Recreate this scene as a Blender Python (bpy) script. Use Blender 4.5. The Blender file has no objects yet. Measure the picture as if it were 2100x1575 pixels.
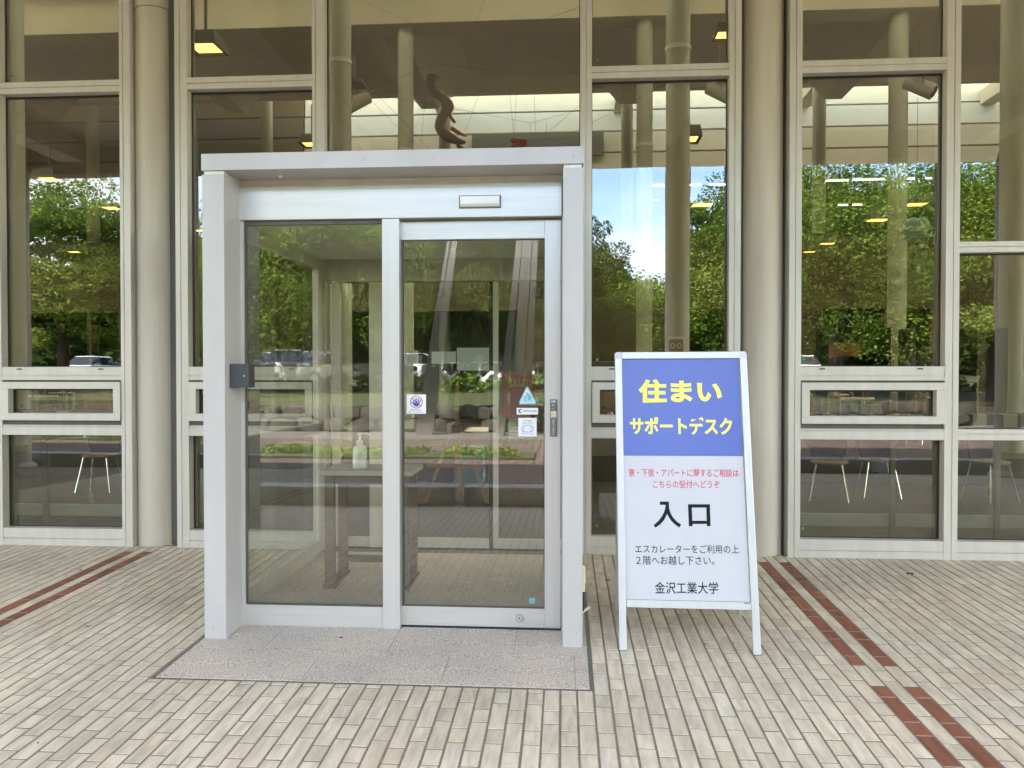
import bpy, math, random
import numpy as np
from mathutils import Vector, Matrix, Euler
R = math.radians
random.seed(7)
rng = np.random.default_rng(7)
SC = bpy.context.scene
COL = SC.collection

# ------------------------------------------------------------------ camera
F = 1570.0
D = 6.4
HC = 1.5
cam_d = bpy.data.cameras.new("camera")
cam = bpy.data.objects.new("camera", cam_d)
COL.objects.link(cam)
cam_d.sensor_width = 36
cam_d.lens = F / 2100 * 36
cam_d.clip_start = 0.05
cam_d.clip_end = 2000
PITCH, YAW = R(90 - 0.82), R(3.94)
cam.location = (0, -D, HC)
cam.rotation_euler = (PITCH, 0, YAW)
SC.camera = cam
CM = Euler((PITCH, 0, YAW)).to_matrix()

# ------------------------------------------------------------------ world, sun, exposure
SUN_EL, SUN_AZ = R(48), R(318)      # azimuth measured clockwise from +Y
W = bpy.data.worlds.new("World")
SC.world = W
W.use_nodes = True
nt = W.node_tree
nt.nodes.clear()
wo = nt.nodes.new("ShaderNodeOutputWorld")
bg = nt.nodes.new("ShaderNodeBackground")
sky = nt.nodes.new("ShaderNodeTexSky")
sky.sky_type = 'NISHITA'
sky.sun_disc = False
sky.sun_elevation = SUN_EL
sky.sun_rotation = SUN_AZ
sky.air_density = 1.0
sky.dust_density = 0.3
sky.ozone_density = 2.0
tc = nt.nodes.new("ShaderNodeTexCoord")
mp = nt.nodes.new("ShaderNodeMapping")
mp.inputs["Scale"].default_value = (1, 1, 2.6)
mp.inputs["Location"].default_value = (3.1, 0.4, 1.7)
no = nt.nodes.new("ShaderNodeTexNoise")
no.inputs["Scale"].default_value = 2.2
no.inputs["Detail"].default_value = 7
no.inputs["Roughness"].default_value = 0.55
cr = nt.nodes.new("ShaderNodeValToRGB")
cr.color_ramp.elements[0].position = 0.42
cr.color_ramp.elements[0].color = (0, 0, 0, 1)
cr.color_ramp.elements[1].position = 0.68
cr.color_ramp.elements[1].color = (0.85, 0.85, 0.85, 1)
mx = nt.nodes.new("ShaderNodeMixRGB")
mx.inputs["Color2"].default_value = (5.6, 5.1, 4.5, 1)
nt.links.new(tc.outputs["Generated"], mp.inputs["Vector"])
nt.links.new(mp.outputs[0], no.inputs["Vector"])
nt.links.new(no.outputs["Fac"], cr.inputs["Fac"])
nt.links.new(cr.outputs["Color"], mx.inputs["Fac"])
nt.links.new(sky.outputs[0], mx.inputs["Color1"])
nt.links.new(mx.outputs[0], bg.inputs["Color"])
bg.inputs["Strength"].default_value = 0.15
nt.links.new(bg.outputs[0], wo.inputs["Surface"])

sl = bpy.data.lights.new("sun", 'SUN')
sl.energy = 4.8
sl.angle = R(0.6)
sl.color = (1.0, 0.92, 0.81)
so = bpy.data.objects.new("sun", sl)
COL.objects.link(so)
dirv = Vector((math.sin(SUN_AZ) * math.cos(SUN_EL), math.cos(SUN_AZ) * math.cos(SUN_EL), math.sin(SUN_EL)))
so.rotation_euler = dirv.to_track_quat('Z', 'Y').to_euler()
so.location = (-20, -20, 40)

SC.view_settings.view_transform = 'Standard'
SC.view_settings.look = 'None'
SC.view_settings.gamma = 1
SC.view_settings.use_curve_mapping = False
SC.view_settings.exposure = 3.68
SC.render.engine = 'CYCLES'
cy = SC.cycles
cy.max_bounces = 10
cy.diffuse_bounces = 5
cy.glossy_bounces = 5
cy.transparent_max_bounces = 24
cy.transmission_bounces = 8
cy.sample_clamp_indirect = 8
cy.caustics_reflective = False
cy.use_denoising = True

# ------------------------------------------------------------------ pixel -> world helpers
def ray(px, py):
    return CM @ Vector(((px - 1050) / F, -(py - 787.5) / F, -1))

def P(px, py, Y):
    """point of the place behind photo pixel (px,py) on the vertical plane y=Y"""
    r = ray(px, py)
    t = (Y + D) / r.y
    return Vector((r.x * t, Y, HC + r.z * t))

def PX(px, py, Y): return P(px, py, Y).x
def PZ(px, py, Y): return P(px, py, Y).z

SL = 0.032     # the paving rises gently towards the building
def gz(y):
    return SL * max(y, -7.0) if y < 0 else 0.0

def G(px, py):
    r = ray(px, py)
    t = -(HC + SL * D) / (r.z - SL * r.y)
    return Vector((r.x * t, -D + r.y * t, HC + r.z * t))

# ------------------------------------------------------------------ materials
def mat(name, col, rough=0.6, metal=0.0, spec=0.5, noise=None, bump=None, emit=None, var=0.0):
    m = bpy.data.materials.new(name)
    m.use_nodes = True
    t = m.node_tree
    b = t.nodes["Principled BSDF"]
    b.inputs["Base Color"].default_value = (*col, 1)
    b.inputs["Roughness"].default_value = rough
    b.inputs["Metallic"].default_value = metal
    b.inputs["Specular IOR Level"].default_value = spec
    tcn = t.nodes.new("ShaderNodeTexCoord")
    if noise:   # (scale xyz, amount, detail)
        sc, amt = noise[0], noise[1]
        mpn = t.nodes.new("ShaderNodeMapping")
        mpn.inputs["Scale"].default_value = sc
        n = t.nodes.new("ShaderNodeTexNoise")
        n.inputs["Scale"].default_value = 1
        n.inputs["Detail"].default_value = 6
        n.inputs["Roughness"].default_value = 0.6
        t.links.new(tcn.outputs["Object"], mpn.inputs[0])
        t.links.new(mpn.outputs[0], n.inputs["Vector"])
        r = t.nodes.new("ShaderNodeValToRGB")
        lo = tuple(max(0, c * (1 - amt)) for c in col)
        hi = tuple(min(1, c * (1 + amt)) for c in col)
        if len(noise) > 2:
            lo = noise[2]
            hi = col
        r.color_ramp.elements[0].position = 0.3
        r.color_ramp.elements[0].color = (*lo, 1)
        r.color_ramp.elements[1].position = 0.7
        r.color_ramp.elements[1].color = (*hi, 1)
        t.links.new(n.outputs["Fac"], r.inputs["Fac"])
        t.links.new(r.outputs["Color"], b.inputs["Base Color"])
    if bump:
        n2 = t.nodes.new("ShaderNodeTexNoise")
        n2.inputs["Scale"].default_value = bump[0]
        n2.inputs["Detail"].default_value = 4
        t.links.new(tcn.outputs["Object"], n2.inputs["Vector"])
        bp = t.nodes.new("ShaderNodeBump")
        bp.inputs["Strength"].default_value = bump[1]
        bp.inputs["Distance"].default_value = 0.01
        t.links.new(n2.outputs["Fac"], bp.inputs["Height"])
        t.links.new(bp.outputs[0], b.inputs["Normal"])
    if emit:
        b.inputs["Emission Color"].default_value = (*emit[0], 1)
        b.inputs["Emission Strength"].default_value = emit[1]
    return m

def glass(name, refl, tint, wave=0.0, wscale=(1.2, 1, 0.5)):
    m = bpy.data.materials.new(name)
    m.use_nodes = True
    t = m.node_tree
    t.nodes.clear()
    o = t.nodes.new("ShaderNodeOutputMaterial")
    tr = t.nodes.new("ShaderNodeBsdfTransparent")
    tr.inputs[0].default_value = (*tint, 1)
    gl = t.nodes.new("ShaderNodeBsdfGlossy")
    gl.inputs["Roughness"].default_value = 0.0
    gl.inputs["Color"].default_value = (1, 1, 1, 1)
    lw = t.nodes.new("ShaderNodeLayerWeight")
    lw.inputs["Blend"].default_value = 0.12
    mr = t.nodes.new("ShaderNodeMapRange")
    mr.inputs["From Min"].default_value = 0
    mr.inputs["From Max"].default_value = 1
    mr.inputs["To Min"].default_value = refl
    mr.inputs["To Max"].default_value = 1.0
    mix = t.nodes.new("ShaderNodeMixShader")
    t.links.new(lw.outputs["Fresnel"], mr.inputs["Value"])
    t.links.new(mr.outputs[0], mix.inputs[0])
    t.links.new(tr.outputs[0], mix.inputs[1])
    t.links.new(gl.outputs[0], mix.inputs[2])
    t.links.new(mix.outputs[0], o.inputs[0])
    if wave:
        tcn = t.nodes.new("ShaderNodeTexCoord")
        mpn = t.nodes.new("ShaderNodeMapping")
        mpn.inputs["Scale"].default_value = wscale
        n = t.nodes.new("ShaderNodeTexNoise")
        n.inputs["Scale"].default_value = 1.5
        n.inputs["Detail"].default_value = 2
        t.links.new(tcn.outputs["Object"], mpn.inputs[0])
        t.links.new(mpn.outputs[0], n.inputs["Vector"])
        bp = t.nodes.new("ShaderNodeBump")
        bp.inputs["Strength"].default_value = 1
        bp.inputs["Distance"].default_value = wave
        t.links.new(n.outputs["Fac"], bp.inputs["Height"])
        t.links.new(bp.outputs[0], gl.inputs["Normal"])
    return m

M = {}
M['frame'] = mat('anodised_frame', (0.60, 0.56, 0.49), 0.38, 0.15, noise=((14, 14, 2), 0.07))
M['framelow'] = M['frame']
M['portal'] = mat('painted_aluminium', (0.47, 0.445, 0.425), 0.42, 0.1, noise=((2.5, 2.5, 0.9), 0.07))
M['door'] = mat('brushed_aluminium', (0.58, 0.55, 0.505), 0.33, 0.35, noise=((1.2, 10, 30), 0.07))
M['doorv'] = mat('brushed_aluminium_upright', (0.58, 0.55, 0.515), 0.33, 0.35, noise=((30, 10, 1.2), 0.05))
M['gasket'] = mat('dark_gasket', (0.03, 0.028, 0.024), 0.6)
M['gap'] = mat('grey_gap_strip', (0.10, 0.095, 0.08), 0.7, noise=((6, 6, 1), 0.3))
M['column'] = mat('column_render', (0.55, 0.49, 0.395), 0.8, noise=((7, 7, 0.5), 0.10), bump=(220, 0.25))
M['column_in'] = mat('column_paint', (0.50, 0.495, 0.395), 0.6, noise=((2, 2, 1), 0.05))
M['conc'] = mat('cream_concrete', (0.62, 0.575, 0.46), 0.85, noise=((1.4, 1.4, 1.4), 0.06), bump=(90, 0.3))
M['conc_in'] = mat('hall_concrete', (0.68, 0.62, 0.48), 0.85, noise=((1.4, 1.4, 1.4), 0.06), bump=(90, 0.3))
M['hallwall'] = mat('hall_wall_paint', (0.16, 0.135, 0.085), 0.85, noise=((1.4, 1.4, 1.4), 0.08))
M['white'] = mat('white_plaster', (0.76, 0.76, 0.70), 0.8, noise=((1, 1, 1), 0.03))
M['soffit'] = mat('soffit_paint', (0.62, 0.56, 0.45), 0.8, noise=((1, 1, 1), 0.06))
M['dark'] = mat('dark_void', (0.015, 0.014, 0.012), 0.7)
M['floor_in'] = mat('interior_floor', (0.075, 0.062, 0.05), 0.35, noise=((3, 3, 3), 0.15))
M['mortar'] = mat('paving_mortar', (0.225, 0.175, 0.14), 0.95, noise=((40, 40, 40), 0.25), bump=(250, 0.3))
M['granite'] = None
M['steel'] = mat('steel', (0.5, 0.5, 0.5), 0.3, 0.9)
M['chrome'] = mat('bright_metal', (0.75, 0.75, 0.74), 0.2, 1.0)
M['black'] = mat('black_plastic', (0.02, 0.02, 0.022), 0.4)
M['reader'] = mat('dark_grey_box', (0.055, 0.06, 0.065), 0.35, 0.2)
M['wood'] = mat('easel_wood', (0.50, 0.30, 0.15), 0.6, noise=((4, 4, 40), 0.15))
M['tabledark'] = mat('brown_table_frame', (0.19, 0.13, 0.10), 0.55, noise=((6, 6, 30), 0.2))
M['tabletop'] = mat('table_top', (0.55, 0.52, 0.44), 0.4, noise=((3, 3, 3), 0.07))
M['bottle'] = mat('cloudy_plastic', (0.72, 0.76, 0.78), 0.3)
M['whitepl'] = mat('white_plastic', (0.8, 0.8, 0.78), 0.35)
M['paper'] = mat('white_paper', (0.78, 0.78, 0.76), 0.8)
M['backpaper'] = mat('grey_paper_back', (0.42, 0.44, 0.38), 0.8)
M['chair'] = mat('moulded_ply', (0.42, 0.30, 0.20), 0.5, noise=((6, 2, 2), 0.12))
M['chairdark'] = mat('dark_seat_pad', (0.10, 0.07, 0.06), 0.8)
M['rtable'] = mat('pale_table_laminate', (0.70, 0.58, 0.43), 0.4)
M['counter'] = mat('slate_counter', (0.075, 0.085, 0.09), 0.4)
M['speaker'] = mat('speaker_shell', (0.50, 0.47, 0.37), 0.5)
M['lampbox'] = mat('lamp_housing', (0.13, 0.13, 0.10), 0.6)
M['lamp'] = mat('lamp_glow', (1, 0.7, 0.35), 0.5, emit=((1.0, 0.50, 0.13), 0.75))
M['tube'] = mat('tube_glow', (1, 0.95, 0.85), 0.5, emit=((1.0, 0.93, 0.80), 0.9))
M['redpaint'] = mat('red_paint', (0.45, 0.05, 0.03), 0.4)
M['mobile_a'] = mat('mobile_grey', (0.20, 0.12, 0.09), 0.35)
M['mobile_b'] = mat('mobile_red', (0.42, 0.06, 0.03), 0.35)
M['balloon'] = mat('blue_glass_ball', (0.80, 0.90, 1.0), 0.45)
M['wire'] = mat('wire', (0.05, 0.045, 0.04), 0.5)
M['asphalt'] = mat('asphalt', (0.06, 0.06, 0.06), 0.9, noise=((20, 20, 20), 0.2))
M['brownpave'] = None
M['kerb'] = mat('concrete_kerb', (0.36, 0.37, 0.375), 0.85, noise=((5, 5, 5), 0.12))
M['pathgrey'] = mat('path_concrete', (0.10, 0.09, 0.078), 0.9, noise=((5, 5, 5), 0.12))
M['stone'] = mat('field_stone', (0.05, 0.045, 0.036), 0.9, noise=((6, 6, 6), 0.35), bump=(20, 0.6))
M['lawn'] = mat('lawn', (0.038, 0.048, 0.014), 0.95, noise=((8, 8, 8), 0.4), bump=(60, 1))
M['bark'] = mat('bark', (0.10, 0.075, 0.055), 0.9, noise=((10, 10, 3), 0.35), bump=(40, 0.8))
M['blue'] = mat('sign_blue', (0.088, 0.125, 0.43), 0.32, noise=((1.5, 1.5, 1.5), 0.03))
M['signwhite'] = mat('sign_white', (0.52, 0.51, 0.535), 0.30, noise=((7, 7, 7), 0.02))
M['yellow'] = mat('sign_yellow', (0.90, 0.84, 0.14), 0.5)
M['red'] = mat('sign_red', (0.55, 0.03, 0.055), 0.5)
M['ink'] = mat('sign_ink', (0.010, 0.010, 0.014), 0.6, spec=0.15)
M['redjoint'] = mat('pale_red_joint', (0.50, 0.36, 0.29), 0.9)
M['inkgrey'] = mat('sign_ink_grey', (0.20, 0.20, 0.22), 0.5)
M['stickerblue'] = mat('sticker_blue', (0.02, 0.10, 0.55), 0.4)
M['stickercyan'] = mat('sticker_cyan', (0.10, 0.45, 0.62), 0.4)
M['stickerpale'] = mat('sticker_pale', (0.62, 0.76, 0.74), 0.4)
M['navy'] = mat('sticker_navy', (0.02, 0.03, 0.25), 0.4)
M['plate'] = mat('switch_plate', (0.14, 0.14, 0.12), 0.4)
M['green'] = mat('green_dot', (0.02, 0.35, 0.05), 0.5)
M['cream'] = mat('cream_plastic', (0.66, 0.60, 0.42), 0.5)
M['leafdead'] = mat('dry_leaf', (0.25, 0.15, 0.05), 0.8)
M['leafdark'] = mat('dark_leaf', (0.03, 0.015, 0.012), 0.7)
M['posterred'] = mat('poster_red', (0.42, 0.05, 0.04), 0.6)
M['postergreen'] = mat('poster_green', (0.07, 0.28, 0.09), 0.6)
M['chevy'] = mat('chevron_yellow', (0.62, 0.66, 0.16), 0.6)
M['chevg'] = mat('chevron_green', (0.10, 0.38, 0.28), 0.6)
M['board'] = mat('cork_board', (0.33, 0.20, 0.12), 0.8)
M['teal'] = mat('teal_box', (0.16, 0.36, 0.38), 0.6)
M['carwhite'] = mat('car_white', (0.75, 0.75, 0.75), 0.2)
M['carsilver'] = mat('car_silver', (0.5, 0.51, 0.53), 0.25, 0.6)
M['carblue'] = mat('car_blue', (0.08, 0.16, 0.35), 0.25, 0.3)
M['carglass'] = mat('car_glass', (0.02, 0.025, 0.03), 0.05)
M['tyre'] = mat('tyre', (0.02, 0.02, 0.02), 0.8)
M['bluecard'] = mat('blue_card', (0.25, 0.48, 0.66), 0.5)
M['orange'] = mat('orange_panel', (0.24, 0.10, 0.012), 0.6)
M['signframe'] = mat('sign_frame_aluminium', (0.56, 0.555, 0.545), 0.38, 0.3, noise=((40, 40, 4), 0.04))
M['plate2'] = mat('grey_corner_cap', (0.58, 0.59, 0.60), 0.45)
M['glass'] = glass('facade_glass', 0.115, (0.42, 0.42, 0.315), 0.0009)
M['glassb'] = glass('porch_glass', 0.125, (0.69, 0.69, 0.60), 0.0005)
M['glassin'] = glass('clear_glass', 0.035, (0.94, 0.96, 0.93))
M['acrylic'] = glass('acrylic', 0.08, (0.86, 0.9, 0.86))

def granite():
    m = bpy.data.materials.new('speckled_granite')
    m.use_nodes = True
    t = m.node_tree
    b = t.nodes["Principled BSDF"]
    b.inputs["Roughness"].default_value = 0.6
    tcn = t.nodes.new("ShaderNodeTexCoord")
    v = t.nodes.new("ShaderNodeTexNoise")
    v.inputs["Scale"].default_value = 170
    v.inputs["Detail"].default_value = 3
    r = t.nodes.new("ShaderNodeValToRGB")
    e = r.color_ramp.elements
    e[0].position = 0.36; e[0].color = (0.20, 0.185, 0.165, 1)
    e[1].position = 0.62; e[1].color = (0.74, 0.68, 0.61, 1)
    x = e.new(0.48); x.color = (0.53, 0.475, 0.42, 1)
    n2 = t.nodes.new("ShaderNodeTexNoise")
    n2.inputs["Scale"].default_value = 2.6
    n2.inputs["Detail"].default_value = 4
    r2 = t.nodes.new("ShaderNodeValToRGB")
    r2.color_ramp.elements[0].position = 0.35
    r2.color_ramp.elements[0].color = (0.84, 0.84, 0.82, 1)
    r2.color_ramp.elements[1].position = 0.65
    r2.color_ramp.elements[1].color = (1.0, 0.95, 0.90, 1)
    mm = t.nodes.new("ShaderNodeMixRGB")
    mm.blend_type = 'MULTIPLY'
    mm.inputs[0].default_value = 1
    t.links.new(tcn.outputs["Object"], v.inputs["Vector"])
    t.links.new(tcn.outputs["Object"], n2.inputs["Vector"])
    t.links.new(v.outputs["Fac"], r.inputs[0])
    t.links.new(n2.outputs["Fac"], r2.inputs[0])
    t.links.new(r.outputs[0], mm.inputs[1])
    t.links.new(r2.outputs[0], mm.inputs[2])
    t.links.new(mm.outputs[0], b.inputs["Base Color"])
    return m
M['granite'] = granite()
_m = bpy.data.materials.new('added_dim_diffuser'); _m.use_nodes = True; _t = _m.node_tree; _t.nodes.clear()
_o = _t.nodes.new("ShaderNodeOutputMaterial"); _b = _t.nodes.new("ShaderNodeBsdfTranslucent"); _b.inputs[0].default_value = (0.42, 0.42, 0.40, 1)
_t.links.new(_b.outputs[0], _o.inputs[0]); M['diffuser'] = _m  # for the added sheet that softens sun at the clerestory
_m2 = _m.copy(); _m2.name = 'added_bright_diffuser'; _m2.node_tree.nodes['Translucent BSDF'].inputs[0].default_value = (0.92, 0.92, 0.88, 1); M['diffuser2'] = _m2  # brighter version for the added sheet over the front roof

def paver_mat(name, stuff, ramp, spec=0.35):
    """per-piece colour (object random, or a stored face value) with streaks, specks and worn grime"""
    m = bpy.data.materials.new(name)
    m.use_nodes = True
    t = m.node_tree
    L = t.links.new
    b = t.nodes["Principled BSDF"]
    b.inputs["Roughness"].default_value = 0.62
    b.inputs["Specular IOR Level"].default_value = spec
    if stuff:
        a = t.nodes.new("ShaderNodeAttribute")
        a.attribute_name = 'rnd'
        rnd = a.outputs["Fac"]
    else:
        a = t.nodes.new("ShaderNodeObjectInfo")
        rnd = a.outputs["Random"]
    r = t.nodes.new("ShaderNodeValToRGB")
    els = r.color_ramp.elements
    for i, (p, c) in enumerate(ramp):
        e = els[i] if i < 2 else els.new(p)
        e.position = p
        e.color = (*c, 1)
    L(rnd, r.inputs[0])
    g = t.nodes.new("ShaderNodeNewGeometry")
    wn = t.nodes.new("ShaderNodeVectorMath"); wn.operation = 'ADD'
    cx = t.nodes.new("ShaderNodeCombineXYZ")
    mu = t.nodes.new("ShaderNodeMath"); mu.operation = 'MULTIPLY'; mu.inputs[1].default_value = 37
    L(rnd, mu.inputs[0]); L(mu.outputs[0], cx.inputs[2])
    L(g.outputs["Position"], wn.inputs[0]); L(cx.outputs[0], wn.inputs[1])
    mpn = t.nodes.new("ShaderNodeMapping"); mpn.inputs["Scale"].default_value = (26, 5, 1)
    L(wn.outputs[0], mpn.inputs[0])
    n1 = t.nodes.new("ShaderNodeTexNoise"); n1.inputs["Scale"].default_value = 1; n1.inputs["Detail"].default_value = 5
    L(mpn.outputs[0], n1.inputs["Vector"])
    r1 = t.nodes.new("ShaderNodeValToRGB")
    r1.color_ramp.elements[0].position = 0.32; r1.color_ramp.elements[0].color = (0.76, 0.745, 0.73, 1)
    r1.color_ramp.elements[1].position = 0.62; r1.color_ramp.elements[1].color = (1.05, 1.04, 1.02, 1)
    L(n1.outputs["Fac"], r1.inputs[0])
    n2 = t.nodes.new("ShaderNodeTexNoise"); n2.inputs["Scale"].default_value = 240; n2.inputs["Detail"].default_value = 2
    L(g.outputs["Position"], n2.inputs["Vector"])
    r2 = t.nodes.new("ShaderNodeValToRGB")
    r2.color_ramp.elements[0].position = 0.30; r2.color_ramp.elements[0].color = (0.62, 0.60, 0.57, 1)
    r2.color_ramp.elements[1].position = 0.40; r2.color_ramp.elements[1].color = (1, 1, 1, 1)
    L(n2.outputs["Fac"], r2.inputs[0])
    n3 = t.nodes.new("ShaderNodeTexNoise"); n3.inputs["Scale"].default_value = 0.9; n3.inputs["Detail"].default_value = 4
    L(g.outputs["Position"], n3.inputs["Vector"])
    r3 = t.nodes.new("ShaderNodeValToRGB")
    r3.color_ramp.elements[0].position = 0.3; r3.color_ramp.elements[0].color = (0.80, 0.79, 0.77, 1)
    r3.color_ramp.elements[1].position = 0.7; r3.color_ramp.elements[1].color = (1.04, 1.03, 1.0, 1)
    L(n3.outputs["Fac"], r3.inputs[0])
    c = r.outputs[0]
    for rr in (r1, r2, r3):
        mm = t.nodes.new("ShaderNodeMixRGB"); mm.blend_type = 'MULTIPLY'; mm.inputs[0].default_value = 1
        L(c, mm.inputs[1]); L(rr.outputs[0], mm.inputs[2]); c = mm.outputs[0]
    L(c, b.inputs["Base Color"])
    bp = t.nodes.new("ShaderNodeBump"); bp.inputs["Strength"].default_value = 0.25; bp.inputs["Distance"].default_value = 0.004
    L(n1.outputs["Fac"], bp.inputs["Height"]); L(bp.outputs[0], b.inputs["Normal"])
    return m
cream_ramp = [(0.0, (0.62, 0.55, 0.43)), (1.0, (0.69, 0.645, 0.55)), (0.2, (0.67, 0.60, 0.485)),
              (0.4, (0.72, 0.65, 0.52)), (0.6, (0.60, 0.535, 0.43)), (0.78, (0.69, 0.625, 0.52)), (0.9, (0.655, 0.595, 0.485))]
red_ramp = [(0.0, (0.225, 0.09, 0.058)), (1.0, (0.31, 0.125, 0.075)), (0.5, (0.265, 0.098, 0.06))]
M['paver'] = paver_mat('cream_paver', False, cream_ramp)
M['paver_s'] = paver_mat('cream_paver_far', True, cream_ramp)
M['redpaver'] = paver_mat('red_paver', False, red_ramp)
M['redpaver_s'] = paver_mat('red_paver_far', True, red_ramp)

def brick_mat(name, c1, c2, mort, scale, bw=0.5):
    m = bpy.data.materials.new(name)
    m.use_nodes = True
    t = m.node_tree
    b = t.nodes["Principled BSDF"]
    b.inputs["Roughness"].default_value = 0.8
    tcn = t.nodes.new("ShaderNodeTexCoord")
    mpn = t.nodes.new("ShaderNodeMapping")
    mpn.inputs["Rotation"].default_value = (0, 0, R(45))
    k = t.nodes.new("ShaderNodeTexBrick")
    k.inputs["Color1"].default_value = (*c1, 1)
    k.inputs["Color2"].default_value = (*c2, 1)
    k.inputs["Mortar"].default_value = (*mort, 1)
    k.inputs["Scale"].default_value = scale
    k.inputs["Mortar Size"].default_value = 0.05
    t.links.new(tcn.outputs["Object"], mpn.inputs[0])
    t.links.new(mpn.outputs[0], k.inputs["Vector"])
    t.links.new(k.outputs["Color"], b.inputs["Base Color"])
    return m
M['brownpave'] = brick_mat('brown_paving', (0.115, 0.08, 0.062), (0.165, 0.12, 0.097), (0.012, 0.010, 0.009), 2.0)

def leaf_mat(name, a, b_, c):
    m = bpy.data.materials.new(name)
    m.use_nodes = True
    t = m.node_tree
    t.nodes.clear()
    o = t.nodes.new("ShaderNodeOutputMaterial")
    at = t.nodes.new("ShaderNodeAttribute"); at.attribute_name = 'rnd'
    r = t.nodes.new("ShaderNodeValToRGB")
    r.color_ramp.elements[0].color = (*a, 1)
    r.color_ramp.elements[1].color = (*c, 1)
    e = r.color_ramp.elements.new(0.5); e.color = (*b_, 1)
    d = t.nodes.new("ShaderNodeBsdfDiffuse")
    tl = t.nodes.new("ShaderNodeBsdfTranslucent")
    mi = t.nodes.new("ShaderNodeMixShader"); mi.inputs[0].default_value = 0.35
    t.links.new(at.outputs["Fac"], r.inputs[0])
    t.links.new(r.outputs[0], d.inputs[0]); t.links.new(r.outputs[0], tl.inputs[0])
    t.links.new(d.outputs[0], mi.inputs[1]); t.links.new(tl.outputs[0], mi.inputs[2])
    t.links.new(mi.outputs[0], o.inputs[0])
    return m
M['leaf1'] = leaf_mat('leaf_green', (0.05, 0.10, 0.016), (0.12, 0.20, 0.03), (0.23, 0.32, 0.055))
M['leaf2'] = leaf_mat('leaf_yellow_green', (0.065, 0.125, 0.02), (0.14, 0.22, 0.035), (0.27, 0.34, 0.06))
M['leaf3'] = leaf_mat('leaf_dark', (0.03, 0.06, 0.014), (0.06, 0.10, 0.022), (0.10, 0.15, 0.03))

# ------------------------------------------------------------------ mesh helpers
class MB:
    def __init__(s):
        s.v, s.f = [], []
    def add(s, vs, fs):
        o = len(s.v)
        s.v += [tuple(v) for v in vs]
        s.f += [tuple(i + o for i in f) for f in fs]
        return s
    def box(s, x0, x1, y0, y1, z0, z1):
        x0, x1 = min(x0, x1), max(x0, x1); y0, y1 = min(y0, y1), max(y0, y1); z0, z1 = min(z0, z1), max(z0, z1)
        return s.add([(x0, y0, z0), (x1, y0, z0), (x1, y1, z0), (x0, y1, z0), (x0, y0, z1), (x1, y0, z1), (x1, y1, z1), (x0, y1, z1)],
                     [(0, 3, 2, 1), (4, 5, 6, 7), (0, 1, 5, 4), (1, 2, 6, 5), (2, 3, 7, 6), (3, 0, 4, 7)])
    def tube(s, a, b, r, n=10, r2=None, cap=True):
        a, b = Vector(a), Vector(b)
        r2 = r if r2 is None else r2
        d = (b - a).normalized()
        u = d.orthogonal().normalized(); w = d.cross(u)
        vs = []
        for c, rr in ((a, r), (b, r2)):
            for i in range(n):
                t = 2 * math.pi * i / n
                vs.append(c + (u * math.cos(t) + w * math.sin(t)) * rr)
        fs = [(i, (i + 1) % n, n + (i + 1) % n, n + i) for i in range(n)]
        if cap:
            fs += [tuple(range(n - 1, -1, -1)), tuple(range(n, 2 * n))]
        return s.add(vs, fs)
    def path(s, pts, rads, n=8):
        for i in range(len(pts) - 1):
            s.tube(pts[i], pts[i + 1], rads[i], n, rads[i + 1])
        return s
    def lathe(s, prof, c=(0, 0, 0), n=20, ang=2 * math.pi):
        cx, cy_, cz = c
        vs = []
        for r, z in prof:
            for i in range(n):
                t = 2 * math.pi * i / n
                vs.append((cx + r * math.cos(t), cy_ + r * math.sin(t), cz + z))
        fs = []
        for j in range(len(prof) - 1):
            for i in range(n):
                fs.append((j * n + i, j * n + (i + 1) % n, (j + 1) * n + (i + 1) % n, (j + 1) * n + i))
        fs.append(tuple(range(n - 1, -1, -1)))
        fs.append(tuple(range((len(prof) - 1) * n, len(prof) * n)))
        return s.add(vs, fs)
    def prism(s, poly, n):     # poly: list of 3d points (planar), extruded by vector n
        k = len(poly)
        n = Vector(n)
        vs = [Vector(p) for p in poly] + [Vector(p) + n for p in poly]
        fs = [tuple(range(k)), tuple(range(2 * k - 1, k - 1, -1))]
        fs += [(i, k + i, k + (i + 1) % k, (i + 1) % k) for i in range(k)]
        return s.add(vs, fs)
    def sphere(s, c, r, n=14, m=8, sx=1, sy=1, sz=1):
        prof = [(max(1e-4, math.sin(math.pi * j / m)) * r, -math.cos(math.pi * j / m) * r) for j in range(m + 1)]
        o = len(s.v)
        s.lathe(prof, (0, 0, 0), n)
        for i in range(o, len(s.v)):
            x, y, z = s.v[i]
            s.v[i] = (c[0] + x * sx, c[1] + y * sy, c[2] + z * sz)
        return s
    def build(s, name, m, parent=None, bevel=0, smooth=False, origin=None):
        me = bpy.data.meshes.new(name)
        vs = s.v
        if origin is not None:
            ox, oy, oz = origin
            vs = [(x - ox, y - oy, z - oz) for x, y, z in vs]
        me.from_pydata(vs, [], s.f)
        me.materials.append(M[m] if isinstance(m, str) else m)
        if smooth:
            me.polygons.foreach_set('use_smooth', [True] * len(me.polygons))
            me.set_sharp_from_angle(angle=R(40)) if hasattr(me, 'set_sharp_from_angle') else None
        me.update()
        o = bpy.data.objects.new(name, me)
        COL.objects.link(o)
        if origin is not None:
            o.location = origin
        if parent is not None:
            o.parent = parent
        if bevel:
            b = o.modifiers.new('bevel', 'BEVEL')
            b.width = bevel; b.segments = 2; b.limit_method = 'ANGLE'
        return o

def box(name, x0, x1, y0, y1, z0, z1, m, parent=None, bevel=0):
    return MB().box(x0, x1, y0, y1, z0, z1).build(name, m, parent, bevel)

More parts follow.
